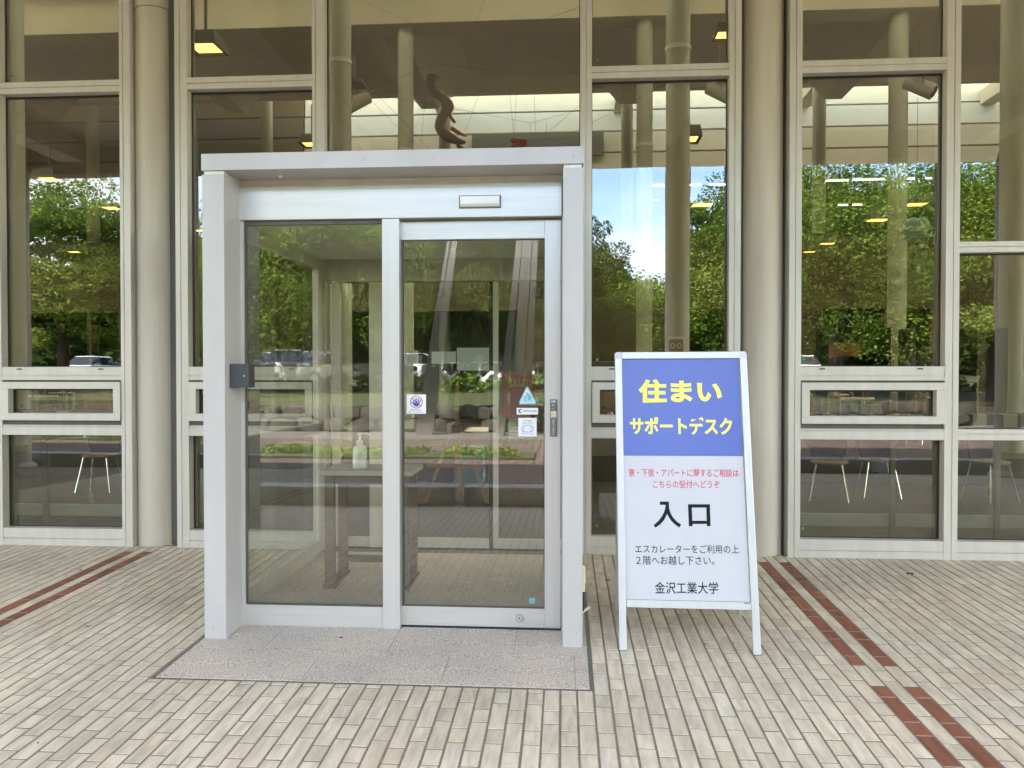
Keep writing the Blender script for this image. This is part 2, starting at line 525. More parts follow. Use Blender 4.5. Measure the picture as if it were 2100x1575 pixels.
def tag(o, label=None, cat=None, group=None, kind=None):
    if label: o['label'] = label
    if cat: o['category'] = cat
    if group: o['group'] = group
    if kind: o['kind'] = kind
    return o

def empty(name, label=None, cat=None, loc=(0, 0, 0), group=None, kind=None):
    o = bpy.data.objects.new(name, None)
    o.empty_display_size = 0.1
    COL.objects.link(o)
    o.location = loc
    return tag(o, label, cat, group, kind)

def copy_tree(o, loc=None, rz=None, label=None, parent=None):
    c = o.copy()
    COL.objects.link(c)
    if parent is not None: c.parent = parent
    for ch in list(o.children):
        copy_tree(ch, parent=c)
    if loc is not None: c.location = loc
    if rz is not None: c.rotation_euler.z = rz
    if label: c['label'] = label
    return c

def kids_local(root):
    """parts were built in world coordinates: shift them so the empty can stand at its base"""
    for ch in root.children:
        ch.location = ch.location - root.location

def face_strip(name, pts, m, parent, th=0.001):
    """flat sheet through a list of 3D points with a little thickness"""
    a, b, c = [Vector(p) for p in (pts[0], pts[1], pts[2])]
    n = (b - a).cross(c - b).normalized() * th
    return MB().prism(pts, n).build(name, m, parent)

def lettering(text, size, m, parent, origin, ux, uy, name='lettering', bold=0.0, fit=None, th=0.0012, align='CENTER', vfit=None):
    """flat printed lettering as a mesh; origin = centre (or left) of the line on the sheet"""
    cu = bpy.data.curves.new('t', 'FONT')
    cu.body = text
    cu.size = 1
    cu.offset = bold
    cu.resolution_u = 3
    ob = bpy.data.objects.new('t', cu)
    COL.objects.link(ob)
    dg = bpy.context.evaluated_depsgraph_get()
    me = bpy.data.meshes.new_from_object(ob.evaluated_get(dg))
    bpy.data.objects.remove(ob)
    n = len(me.vertices)
    if n == 0:
        return None
    co = np.empty(n * 3); me.vertices.foreach_get('co', co); co = co.reshape(-1, 3)
    mn, mxx = co.min(0), co.max(0)
    cxx = (mn[0] + mxx[0]) / 2 if align == 'CENTER' else mn[0]
    cyy = (mn[1] + mxx[1]) / 2
    sx = sy = size
    if fit: sx = fit / (mxx[0] - mn[0])
    if vfit: sy = vfit / (mxx[1] - mn[1])
    elif fit: sy = sx
    ux, uy = Vector(ux).normalized(), Vector(uy).normalized()
    nn = ux.cross(uy)
    o3 = Vector(origin) + nn * th
    out = np.array(o3)[None] + ((co[:, 0] - cxx) * sx)[:, None] * np.array(ux)[None] + ((co[:, 1] - cyy) * sy)[:, None] * np.array(uy)[None]
    me.vertices.foreach_set('co', out.ravel())
    me.materials.clear()
    me.materials.append(M[m])
    me.name = name
    me.update()
    o = bpy.data.objects.new(name, me)
    COL.objects.link(o)
    if parent is not None: o.parent = parent
    return o
# ================================================================== LARGE STRUCTURE
# ------------------------------------------------------------------ outdoor terrain
def strip(name, x0, x1, ya, yb, za, zb, m, th=0.3):
    return MB().add([(x0, ya, za), (x1, ya, za), (x1, yb, zb), (x0, yb, zb), (x0, ya, za - th), (x1, ya, za - th), (x1, yb, zb - th), (x0, yb, zb - th)],
                    [(3, 2, 1, 0), (4, 5, 6, 7), (0, 1, 5, 4), (1, 2, 6, 5), (2, 3, 7, 6), (3, 0, 4, 7)]).build(name, m)
tag(strip('ground', -260, 260, -7.0, -260, -0.30, -0.30, 'lawn'), kind='structure')
tag(strip('brown_pavement', -60, 60, -7.3, -16.5, -0.235, -0.20, 'brownpave', 0.2), kind='structure')
tag(strip('lawn_strip', -60, -0.6, -12.2, -13.4, -0.17, -0.17, 'lawn', 0.1), kind='structure')
tag(strip('grass_bank', -60, 60, -19.3, -26.0, 0.55, 0.92, 'lawn', 1.0), kind='structure')
tag(strip('footpath', -60, 60, -16.5, -19.0, -0.19, -0.19, 'pathgrey', 0.2), kind='structure')
tag(strip('car_park', -70, 70, -26.0, -40.0, 0.93, 0.93, 'asphalt', 1.2), kind='structure')
tag(strip('far_bank', -90, 90, -40.0, -120.0, 1.0, 4.0, 'lawn', 1.5), kind='structure')

# ------------------------------------------------------------------ pavement of cream and red pavers
pave = empty('pavement', kind='structure')
bed = MB()
bed.add([(-12, -7.0, gz(-7) + 0.0018), (12, -7.0, gz(-7) + 0.0018), (12, 0.02, 0.0018), (-12, 0.02, 0.0018),
         (-12, -7.0, -0.6), (12, -7.0, -0.6), (12, 0.02, -0.6), (-12, 0.02, -0.6)],
        [(0, 1, 2, 3), (7, 6, 5, 4), (0, 4, 5, 1), (1, 5, 6, 2), (2, 6, 7, 3), (3, 7, 4, 0)])
bed.build('mortar_bed', 'mortar', pave)
PITCHX, PER, SLEN = 0.0818, 0.375, 0.125
JX, JY = 0.0115, 0.0095
SX0, SX1, SYF = -2.125, 0.150, -2.60     # footprint of the granite step
def paver_mesh(name, w, l, m):
    mb = MB()
    h, c, t = 0.012, 0.0022, 0.0012
    x, y = w / 2, l / 2
    mb.add([(-x, -y, -h), (x, -y, -h), (x, y, -h), (-x, y, -h),
            (-x, -y, -t), (x, -y, -t), (x, y, -t), (-x, y, -t),
            (-x + c, -y + c, 0), (x - c, -y + c, 0), (x - c, y - c, 0), (-x + c, y - c, 0)],
           [(0, 1, 5, 4), (1, 2, 6, 5), (2, 3, 7, 6), (3, 0, 4, 7),
            (4, 5, 9, 8), (5, 6, 10, 9), (6, 7, 11, 10), (7, 4, 8, 11), (8, 9, 10, 11)])
    me = bpy.data.meshes.new(name)
    me.from_pydata(mb.v, [], mb.f)
    me.materials.append(M[m])
    return me, mb
PM = {}
for key, l in (('L', PER - SLEN - JY), ('S', SLEN - JY)):
    for mm in ('paver', 'redpaver'):
        PM[key, mm] = paver_mesh('paver', PITCHX - JX, l, mm)
pav = []
n0 = int(-9.0 / PITCHX)
for i in range(n0, int(9.3 / PITCHX)):
    xa = 1.541 + i * PITCHX
    xc = xa + PITCHX / 2 - JX / 2
    if xc < -9.5 or xc > 9.5: continue
    off = 0.0 if i % 2 == 0 else PER / 2
    red_row = i in (0, 2) or (i + 64) in (0, 2)
    k0 = int(-7.2 / PER) - 1
    for k in range(k0, 2):
        ys = -2.199 + off + k * PER + 6 * PER          # near end of a short paver
        for typ, a, b_ in (('S', ys, ys + SLEN), ('L', ys + SLEN, ys + PER)):
            a += JY / 2; b_ -= JY / 2
            if b_ > -0.012: b_ = -0.012
            if a < -6.98: a = -6.98
            if b_ - a < 0.02: continue
            if xc > SX0 - 0.03 and xc < SX1 + 0.03 and b_ > SYF - 0.004:
                b_ = SYF - 0.004
                if b_ - a < 0.02: continue
            red = False
            if red_row:
                ym = (a + b_) / 2
                red = (-2.20 < ym < -0.19) or (-4.0 < ym < -2.45)
            x1, x2 = xc - (PITCHX - JX) / 2, xc + (PITCHX - JX) / 2
            if SX0 - 0.03 < xc < SX1 + 0.03 and a > SYF: continue
            pav.append((xc, a, b_, typ, red))
def proj_area(xc, a, b_):
    inv = CM.transposed()
    pts = []
    for x, y in ((xc - PITCHX / 2, a), (xc + PITCHX / 2, a), (xc + PITCHX / 2, b_), (xc - PITCHX / 2, b_)):
        v = inv @ (Vector((x, y, gz(y))) - Vector((0, -D, HC)))
        if v.z > -0.2: return 0
        pts.append((1050 + v.x / -v.z * F, 787.5 - v.y / -v.z * F))
    mx_ = sum(p[0] for p in pts) / 4; my_ = sum(p[1] for p in pts) / 4
    if not (0 < mx_ < 2100 and 0 < my_ < 1575): return 0
    s = 0
    for j in range(4):
        s += pts[j][0] * pts[(j + 1) % 4][1] - pts[(j + 1) % 4][0] * pts[j][1]
    return abs(s) / 2
sc_ = [(proj_area(p[0], p[1], p[2]), i) for i, p in enumerate(pav)]
cand = sorted([s for s in sc_ if s[0] > 0 and not pav[s[1]][4]], reverse=True)[:300]
near = {i for _, i in cand}
rest = {'c': MB(), 'r': MB()}
rr_ = {'c': [], 'r': []}
tilt = math.atan(SL)
rnd = random.Random(3)
for i, (xc, a, b_, typ, red) in enumerate(pav):
    full = (PER - SLEN - JY) if typ == 'L' else (SLEN - JY)
    ym, sc = (a + b_) / 2, (b_ - a) / full
    jz, jx, jy = rnd.uniform(-0.0008, 0.0008), rnd.uniform(-0.0008, 0.0008), rnd.uniform(-0.0012, 0.0012)
    rz = rnd.uniform(-0.005, 0.005)
    me, mb = PM[typ, 'redpaver' if red else 'paver']
    indiv = (i in near) or (red and sc_[i][0] > 0)
    if indiv:
        o = bpy.data.objects.new('red_paver' if red else 'paver', me)
        COL.objects.link(o)
        o.parent = pave
        o.location = (xc + jx, ym + jy, gz(ym) + 0.004 + jz)
        o.rotation_euler = (tilt, 0, rz)
        o.scale = (1, sc, 1)
    else:
        key = 'r' if red else 'c'
        c, s = math.cos(rz), math.sin(rz)
        vs = []
        for x, y, z in mb.v:
            y *= sc
            vs.append((xc + jx + x * c - y * s, ym + jy + x * s + y * c, gz(ym) + 0.004 + jz + z + SL * (x * s + y * c)))
        rest[key].add(vs, mb.f)
        rr_[key] += [rnd.random()] * len(mb.f)
for key, nm, mm in (('c', 'further_pavers', 'paver_s'), ('r', 'further_red_pavers', 'redpaver_s')):
    if rest[key].v:
        o = rest[key].build(nm, mm, pave)
        o['kind'] = 'stuff'
        at = o.data.attributes.new('rnd', 'FLOAT', 'FACE')
        at.data.foreach_set('value', rr_[key])

pt = MB()
for xc, a, b_, typ, red in pav:
    if red:
        y1_ = b_ + JY
        if (-2.19 < y1_ < -0.25) or (-4.0 < y1_ < -2.46):
            w_ = (PITCHX - JX) / 2
            pt.add([(xc - w_, b_ + .0015, gz(b_) + .0032), (xc + w_, b_ + .0015, gz(b_) + .0032), (xc + w_, y1_ - .0015, gz(y1_) + .0032), (xc - w_, y1_ - .0015, gz(y1_) + .0032)], [(0, 1, 2, 3)])
pt.build('pale_pointing', 'redjoint', pave)['kind'] = 'stuff'

# ------------------------------------------------------------------ granite step under the porch
step = empty('granite_step', kind='structure')
def slabbox(name, x0, x1, y0, y1, m, dz=0.0, parent=None, bevel=0.0):
    mb = MB().add([(x0, y0, gz(y0) + dz), (x1, y0, gz(y0) + dz), (x1, y1, gz(y1) + dz), (x0, y1, gz(y1) + dz),
                   (x0, y0, gz(y0) - 0.05), (x1, y0, gz(y0) - 0.05), (x1, y1, gz(y1) - 0.05), (x0, y1, gz(y1) - 0.05)],
                  [(0, 1, 2, 3), (7, 6, 5, 4), (0, 4, 5, 1), (1, 5, 6, 2), (2, 6, 7, 3), (3, 7, 4, 0)])
    return mb.build(name, m, parent, bevel)
YJ = -2.19
for x0, x1 in ((SX0 + 0.012, G(620, 1393).x), (G(620, 1393).x, G(903, 1402).x), (G(903, 1402).x, 0.055), (0.055, SX1 - 0.022)):
    slabbox('granite_tile', x0 + 0.0015, x1 - 0.0015, SYF + 0.012, YJ - 0.0015, 'granite', 0.009, step)
xb = [SX0 + 0.012, G(540, 1333).x, G(795, 1338).x, G(1053, 1343).x, SX1 - 0.022]
for x0, x1 in zip(xb[:-1], xb[1:]):
    for y0, y1 in ((YJ, -1.55), (-1.55, -0.9), (-0.9, -0.12)):
        slabbox('granite_tile', x0 + 0.0015, x1 - 0.0015, y0 + 0.0015, y1 - 0.0015, 'granite', 0.009, step)
slabbox('edge_strip', SX0, SX0 + 0.010, SYF, -0.12, 'gap', 0.006, step)
slabbox('edge_strip', SX1 - 0.020, SX1, SYF, -0.12, 'plate', 0.006, step)
slabbox('edge_strip', SX0 + 0.011, SX1 - 0.021, SYF, SYF + 0.010, 'gap', 0.005, step)
slabbox('joint_bed', SX0 + 0.011, SX1 - 0.021, SYF + 0.011, -0.12, 'plate', 0.004, step)

# ------------------------------------------------------------------ building shell
tag(box('floor', -24, 24, 0.14, 30, -0.3, 0.0, 'floor_in'), kind='structure')
canopy = empty('canopy', 'broad cream canopy roof over the paved forecourt before the glass wall', 'canopy')
box('soffit', -24, 24, -6.95, 0.12, 5.62, 5.95, 'soffit', canopy)
box('eave_beam', -24, 24, -7.25, -6.95, 5.13, 6.15, 'soffit', canopy)
for gx in (-8.8, -3.58, 1.635, 6.85, 12.07, -14.0):
    box('roof_beam', gx - 0.2, gx + 0.2, -6.949, 0.1, 5.28, 5.619, 'soffit', canopy)
hall = empty('entrance_hall', 'high cream concrete hall seen behind the glass wall', 'building', (0, 12, 0))
def hp(name, *a): 
    o = box(name, *a, hall); o.location = (0, -12, 0); return o
hp('upper_wall', -24, 24, -0.10, 0.12, 5.951, 11.9, 'soffit')
hp('side_wall', -24.3, -24, 0.14, 30, 0.0, 11.9, 'conc_in')
hp('side_wall', 24, 24.3, 0.14, 30, 0.0, 11.9, 'conc_in')
hp('back_wall', -24, 24, 22, 22.3, 0.0, 11.9, 'hallwall')
# unseen roof; its front skylight openings are added to light the hall
hp('roof_slab', -24, 24, 0.13, 3.4, 11.0, 11.3, 'conc_in')
for a, b_ in ((-24, -21), (-15.6, -12.4), (-10.4, -7.2), (-5.2, -2.0), (0.0, 3.2), (5.2, 8.4), (10.4, 13.6), (21, 24)):
    hp('roof_rib', a, b_, 3.401, 8.4, 11.0, 11.3, 'conc_in')
hp('roof_slab', -24, 24, 8.401, 14.2, 9.35, 9.75, 'conc_in')
# curved front beam
def extr_beam(name, prof, x0, x1, m):
    mb = MB()
    n = len(prof)
    vs = [(x0, y, z) for y, z in prof] + [(x1, y, z) for y, z in prof]
    fs = [(i, (i + 1) % n, n + (i + 1) % n, n + i) for i in range(n)] + [tuple(range(n - 1, -1, -1)), tuple(range(n, 2 * n))]
    mb.add(vs, fs)
    o = mb.build(name, m, hall, smooth=True); o.location = (0, -12, 0)
    return o
prof = [(8.95 - 0.0, 8.52), (9.42, 8.52), (9.46, 9.349), (8.42, 9.349)]
cv = [(8.42 - 1.7 * (1 - math.cos(t)), 9.36 + 1.60 * math.sin(t)) for t in np.linspace(R(85), R(0), 8)]
extr_beam('front_beam', [(8.88, 8.52), (9.42, 8.52), (9.44, 9.345), (9.2, 9.9), (8.0, 10.99), (7.0, 10.99), (7.9, 10.5), (8.45, 9.9), (8.75, 9.2)], -23.9, 23.9, 'conc_in')
extr_beam('middle_beam', [(13.9, 8.95), (14.19, 8.95), (14.19, 9.349), (13.9, 9.349)], -23.9, 23.9, 'conc_in')
extr_beam('near_beam', [(4.9, 9.4), (5.3, 9.4), (5.5, 10.999), (4.7, 10.999)], -23.9, 23.9, 'conc_in')
for gx in (-14.0, -8.8, -3.58, 1.635, 6.85, 12.07):
    for sgn in (-1, 1):
        pts = [(gx, 8.52), (gx + sgn * 0.22, 8.52), (gx + sgn * 0.5, 8.85), (gx + sgn * 1.1, 9.349), (gx, 9.349)]
        MBp = MB().prism([(x, 9.45, z) for x, z in pts], (0, 4.4, 0))
        o = MBp.build('haunch', 'conc_in', hall); o.location = (0, -12, 0)
# clerestory bulkhead of three stepped bands
BY = 16.6
zt = [10.9, PZ(1158, 229, BY), PZ(1158, 273, BY), PZ(1158, 317, BY), 7.5]
for k in range(4):
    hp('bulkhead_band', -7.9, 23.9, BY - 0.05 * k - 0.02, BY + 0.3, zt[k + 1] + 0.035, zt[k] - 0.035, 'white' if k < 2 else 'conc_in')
    hp('bulkhead_band', -23.9, -7.95, BY - 0.05 * k - 0.02, BY + 0.3, zt[k + 1] + 0.035, min(zt[k] - 0.035, 9.9), 'hallwall')  # left stretch: shade away from the skylight is put into a darker colour
hp('bulkhead_core', -23.9, 23.9, BY + 0.05, BY + 0.28, 7.54, 10.8, 'lampbox')
hp('roof_slab', -24, -7.9, 14.201, 17.2, 9.95, 10.2, 'conc_in')
hp('roof_slab', -24, 24, 17.0, 22, 10.95, 11.25, 'conc_in')
for gx in (-3.58, 1.635, 6.85, 12.07):
    hp('skylight_rib', gx - 0.2, gx + 0.2, 14.2, 16.52, 9.2, 9.6, 'conc_in')
hp('added_diffuser_sheet', -23.9, 23.9, 3.41, 8.39, 11.31, 11.33, 'diffuser2')  # unseen sheets added over the roof gaps to scatter direct sun
hp('added_diffuser_sheet', -7.85, 23.9, 14.21, 16.95, 11.26, 11.28, 'diffuser')
# mezzanine and lower wall with openings
hp('mezzanine_floor', -23.9, 23.9, 13.0, 21.9, 4.55, 4.95, 'hallwall')
LWY = 12.7
def z_at(py): return PZ(1158, py, LWY)
ops = [(PX(58, 700, LWY), PX(178, 700, LWY)), (PX(188, 700, LWY), PX(243, 700, LWY)), (PX(700, 700, LWY), PX(1060, 700, LWY)), (PX(1410, 690, LWY), PX(1488, 690, LWY)),
       (PX(1689, 690, LWY), PX(1815, 690, LWY)), (PX(1857, 690, LWY), PX(1907, 690, LWY)), (PX(2053, 690, LWY), PX(2095, 690, LWY))]
x = -23.9
zo = z_at(636)
for a, b_ in ops:
    hp('lower_wall', x, a, LWY, LWY + 0.25, 0.0, zo, 'hallwall'); x = b_
hp('lower_wall', x, 23.9, LWY, LWY + 0.25, 0.0, zo, 'hallwall')
hp('lower_wall', -23.9, 23.9, LWY, LWY + 0.25, zo + 0.001, 4.54, 'hallwall')
hp('recess', -23.9, 23.9, LWY + 2.2, LWY + 2.3, 0.0, 4.54, 'lampbox')
hp('mezzanine_wall', -23.9, 23.9, 19.5, 19.7, 4.951, 7.9, 'hallwall')
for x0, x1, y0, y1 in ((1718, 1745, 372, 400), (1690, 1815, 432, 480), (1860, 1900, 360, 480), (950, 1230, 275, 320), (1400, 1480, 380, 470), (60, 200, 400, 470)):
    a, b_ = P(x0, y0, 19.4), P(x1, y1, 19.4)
    hp('opening_shade_panel', a.x, b_.x, 19.38, 19.49, b_.z, a.z, 'lampbox')  # solid panel on the wall; the opening's shade is its dark colour
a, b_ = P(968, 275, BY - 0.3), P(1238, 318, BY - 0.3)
hp('opening_shade_panel', a.x, b_.x, BY - 0.32, BY - 0.22, b_.z, a.z, 'lampbox')  # another solid panel, coloured dark for the shade of an opening
for px, py in ((112, 603), (172, 603), (1448, 595), (1743, 590), (1815, 591), (1891, 588), (700, 600), (900, 600), (1100, 600)):
    p = P(px, py, LWY)
    o = MB().lathe([(0.15, 0), (0.15, 0.03), (0.11, 0.045), (0.09, 0.01), (0.02, 0.012)], n=24).build('air_vent', 'lampbox', hall, smooth=True)
    o.location = (p.x, p.y - 12 - 0.001, p.z); o.rotation_euler = (R(90), 0, 0)
p, q = P(1690, 703, 12.6), P(1764, 731, 12.6)
hp('orange_panel', p.x, q.x, 12.6, 12.66, q.z, p.z, 'orange')

# ------------------------------------------------------------------ round columns
def column(x, y, z0, z1, r, m, label, ring=None, base=False, seam=None):
    c = empty('concrete_column', label, 'column', (x, y, z0))
    mb = MB()
    mb.lathe([(r, 0), (r, (seam or z1) - z0)], n=40)
    mb.build('shaft', m, c, smooth=True)
    if seam:
        MB().lathe([(r - 0.004, seam - z0 + 0.001), (r - 0.004, seam - z0 + 0.006)], n=40).build('seam', 'gap', c)
        MB().lathe([(r + 0.004, seam - z0 + 0.007), (r + 0.004, z1 - z0)], n=40).build('capital', m, c, smooth=True)
    if ring:
        MB().lathe([(r + 0.015, ring - z0 - 0.03), (r + 0.015, ring - z0 + 0.03)], n=32).build('collar', 'white', c, smooth=True)
    if base:
        MB().lathe([(r + 0.09, 0), (r + 0.09, 0.04), (r + 0.02, 0.10), (r, 0.10)], n=32).build('base_ring', 'conc', c, smooth=True)
    return c
YC = 0.13
column(-3.585, YC, -0.01, 5.60, 0.168, 'column', 'thick beige round column left of the glass porch, between two window bays', seam=PZ(315, 12, YC - 0.16))
column(1.632, YC, -0.01, 5.60, 0.172, 'column', 'thick beige round column standing right behind the A-frame sign')
column(-8.8, YC, -0.01, 5.60, 0.168, 'column', 'round facade column beyond the left edge of the view')
column(6.85, YC, -0.01, 5.60, 0.168, 'column', 'round facade column beyond the right edge of the view')
Y1, Y2, Y3 = 5.1, 9.15, 14.6
column(PX(27, 600, Y1), Y1, 0, 9.39, 0.18, 'column_in', 'bluish grey indoor column at the far left edge behind the leftmost pane', base=True)
column(PX(698, 200, Y1), Y1, 0, 9.39, 0.165, 'column_in', 'indoor column seen just right of the mullion above the porch\'s left part', ring=PZ(695, 118, Y1 - .2))
column(PX(1390, 300, Y1), Y1, 0, 9.39, 0.175, 'column_in', 'thick indoor column with a white collar beside the blue sky reflection', ring=PZ(1390, 90, Y1 - .2))
column(PX(2078, 300, Y1), Y1, 0, 9.39, 0.17, 'column_in', 'dark indoor column near the right edge behind the last pane')
column(PX(832, 200, Y2), Y2, 0, 8.51, 0.16, 'column_in', 'slim pale indoor column above the porch, left of the hanging mobile', ring=PZ(832, 304, Y2 - .2))
column(PX(1322, 200, Y2), Y2, 0, 8.51, 0.16, 'column_in', 'slim pale indoor column with a low collar, left of the thick collared one', ring=PZ(1322, 293, Y2 - .2))
column(PX(1842, 200, Y2), Y2, 0, 8.51, 0.175, 'column_in', 'pale indoor column left of the cylindrical spotlight in the right bay')
column(PX(190, 290, Y3), Y3, 0, 9.9, 0.17, 'column_in', 'faint far indoor column behind the leftmost pane')
column(PX(547, 260, Y3), Y3, 0, 9.34, 0.16, 'column_in', 'slim far indoor column behind the pane left of the porch top')
column(PX(912, 260, Y3), Y3, 0, 9.34, 0.16, 'column_in', 'olive far indoor column behind the hanging mobile')
column(PX(1286, 240, Y3), Y3, 0, 9.34, 0.16, 'column_in', 'dark far indoor column just left of a paler slim one')
column(PX(1680, 240, Y3), Y3, 0, 9.34, 0.17, 'column_in', 'brownish far indoor column at the left of the right bay')
# outdoor columns carrying the canopy edge (behind the photographer, seen mirrored in the glass)
def mirX(px, L): return PX(px, 765, L)
for px in (-480, 30, 662, 1390, 2075, 2600):
    L_ = 6.68
    column(mirX(px, L_) , -L_, gz(-L_), 5.61, 0.205, 'column', 'outdoor canopy column behind the viewpoint, mirrored in the glass', base=True)['group'] = 'outdoor canopy columns'

# ------------------------------------------------------------------ glazed wall
wall = empty('glazed_wall', 'tall aluminium framed glass wall with cream mullions either side of the porch', 'glass wall')
YF, YG = -0.055, 0.045       # front of frames, glass plane
ZT = 5.60
def mull(xa, xb, groove=0.55, m='frame'):
    """mullion: two flat strips with a recessed groove between them"""
    w = xb - xa
    g = xa + w * groove
    mb = MB().box(xa, g - 0.003, YF, YG + 0.05, 0.0, ZT).box(g + 0.003, xb, YF, YG + 0.05, 0.0, ZT).box(g - 0.003, g + 0.003, YF + 0.008, YG + 0.04, 0.0, ZT)
    return mb.build('mullion', m, wall)
def mx_(px, py): return PX(px, py, YF)
mm = []
mspec = [(-23, 3, 765, .5), (248.5, 269.5, 765, .35), (361.5, 386.5, 765, .42), (642, 667, 765, .3), (1189.5, 1213, 765, .5),
         (1494, 1518, 765, .45), (1617.5, 1642.5, 765, .5), (1938, 1966, 765, .55), (2262, 2290, 765, .5)]
for a, b_, py, g in mspec:
    xa, xb = mx_(a, py), mx_(b_, py)
    mull(xa, xb, g)
    mm.append((xa, xb))
# extra bays further out
for xa in (-6.55, -8.45, 5.9, 7.2):
    mull(xa, xa + 0.11); 
ext = {'l': [(-8.45, -8.34), (-6.55, -6.44)], 'r': [(5.9, 6.01)]}
# joint strips beside the columns
for x0, x1 in ((mm[1][1], -3.585 - 0.160), (-3.585 + 0.155, mm[2][0]), (mm[5][1], 1.632 - 0.163), (1.632 + 0.166, mm[6][0])):
    box('joint_strip', x0 + 0.001, x1 - 0.001, 0.06, 0.10, 0.0, ZT, 'gap', wall)
def hbar(x0, x1, z0, z1, grooves=(), name='transom', yf=YF + 0.003, slots=()):
    mb = MB()
    zs = [z0] + [z for z in grooves] + [z1]
    zz = z0
    for g in list(grooves) + [None]:
        top = z1 if g is None else g - 0.003
        mb.box(x0, x1, yf, YG + 0.04, zz, top)
        if g is not None:
            mb.box(x0, x1, yf + 0.010, YG + 0.03, g - 0.003, g + 0.003)
            zz = g + 0.003
    o = mb.build(name, 'frame', wall)
    return o
def pane(x0, x1, z0, z1, name='pane', parent=None, gask=True):
    o = MB().add([(x0 + .004, YG, z0 + .002), (x1 - .004, YG, z0 + .002), (x1 - .004, YG, z1 - .002), (x0 + .004, YG, z1 - .002)], [(0, 1, 2, 3)]).build(name, 'glass', parent or wall)
    if gask:
        t = 0.007
        mb = MB().box(x0 + .001, x1 - .001, YG - 0.02, YG - 0.004, z1 - t * 1.4, z1 - .001).box(x0 + .001, x0 + t, YG - 0.02, YG - 0.004, z0 + .001, z1 - t * 1.5).box(x1 - t, x1 - .001, YG - 0.02, YG - 0.004, z0 + .001, z1 - t * 1.5).box(x0 + t + .001, x1 - t - .001, YG - 0.02, YG - 0.004, z0 + .001, z0 + t)
        mb.build('gasket', 'gasket', o)
    return o
def dot(x, z, parent):
    o = MB().lathe([(0.011, 0), (0.011, 0.001)], n=14).build('green_dot', 'green', parent)
    o.location = (x, YG - 0.003, z); o.rotation_euler = (R(90), 0, 0)
Zt1, Zt0 = 4.015, 3.915
Zs1, Zs0 = 1.553, 1.44
Zw1, Zw0 = 1.425, 1.078
Zc1, Zc0 = 1.050, 0.962
Zb1, Zb0 = 0.150, 0.0
def bay_common(x0, x1, sill=True):
    hbar(x0, x1, Zb0, Zb1, (0.062,), 'bottom_rail')
def awning(x0, x1):
    w = empty('vent_window'); w.parent = wall
    yf = YF - 0.014
    fr = 0.062
    mb = MB().box(x0 + .006, x1 - .006, yf, YG, Zw1 - fr, Zw1 - .002).box(x0 + .006, x1 - .006, yf, YG, Zw0 + .012, Zw0 + fr + .012)
    mb.build('rail', 'frame', w, 0.002)
    MB().box(x0 + .006, x0 + fr + .006, yf + .0015, YG, Zw0 + fr + .0125, Zw1 - fr - .0005).box(x1 - fr - .006, x1 - .006, yf + .0015, YG, Zw0 + fr + .0125, Zw1 - fr - .0005).build('stile', 'frame', w, 0.001)
    pz0, pz1 = Zw0 + fr + .012, Zw1 - fr
    MB().add([(x0 + fr, YG - .02, pz0), (x1 - fr, YG - .02, pz0), (x1 - fr, YG - .02, pz1), (x0 + fr, YG - .02, pz1)], [(0, 1, 2, 3)]).build('pane', 'glass', w)
    MB().box(x0 + fr + .007, x1 - fr - .007, YG - .05, YG - .022, pz1 - .014, pz1 - .001).box(x0 + fr + .007, x0 + fr + .013, YG - .05, YG - .022, pz0 + .001, pz1 - .015).box(x1 - fr - .013, x1 - fr - .007, YG - .05, YG - .022, pz0 + .001, pz1 - .015).build('gasket', 'gasket', w)
    dot(x0 + fr + 0.05, pz0 + 0.06, w)
    MB().box(x0 + .001, x1 - .001, YF + 0.02, YG - .006, Zw1 - .001, Zs0 - .001).box(x0 + .001, x1 - .001, YF + 0.02, YG - .006, Zc1 + .001, Zw0 + .0115).box(x0 + .0005, x0 + .0055, YF + .02, YG - .006, Zw0 + .012, Zw1 - .002).box(x1 - .0055, x1 - .0005, YF + .02, YG - .006, Zw0 + .012, Zw1 - .002).build('gap_line', 'gap', w)
def bay(x0, x1, kind, dots=True):
    if kind == 'win':
        hbar(x0, x1, Zt0, Zt1, ((Zt0 + Zt1) / 2,))
        p1 = pane(x0, x1, Zt1, ZT)
        p2 = pane(x0, x1, Zs1, Zt0)
        o = hbar(x0, x1, Zs0, Zs1, (1.478,), 'sill')
        wd = x1 - x0
        for fx in (0.15, 0.83):
            MB().box(x0 + wd * fx - .022, x0 + wd * fx + .022, YF - 0.002, YF + 0.02, 1.528, 1.540).build('drain_slot', 'gap', o, 0.0)
        awning(x0, x1)
        hbar(x0, x1, Zc0, Zc1, (1.036,))
        p3 = pane(x0, x1, Zb1, Zc0)
        if dots:
            dot(x0 + .05, Zt1 + .09, p1); dot(x0 + .05, Zs1 + .06, p2); dot(x0 + .05, Zb1 + .07, p3)
    elif kind == 'plain':
        za, zb = PZ(2030, 517, YF), PZ(2030, 495, YF)
        hbar(x0, x1, za, zb, ((za + zb) / 2,))
        zc, zd = PZ(2030, 903, YF), PZ(2030, 881, YF)
        hbar(x0, x1, zc, zd, ((zc + zd) / 2 + .006,))
        pane(x0, x1, zb, ZT); pane(x0, x1, zd, za)
        p3 = pane(x0, x1, Zb1, zc)
        dot(x0 + .03, Zb1 + .06, p3)
    bay_common(x0, x1)
bay(mm[0][1], mm[1][0], 'win')
bay(mm[2][1], mm[3][0], 'win')
bay(mm[4][1], mm[5][0], 'win')
bay(mm[6][1], mm[7][0], 'win')
bay(mm[7][1], mm[8][0], 'plain')
bay(-6.44, mm[0][0], 'win', False)
bay(-8.34, -6.55, 'plain', False)
bay(mm[8][1], 5.9, 'win', False)
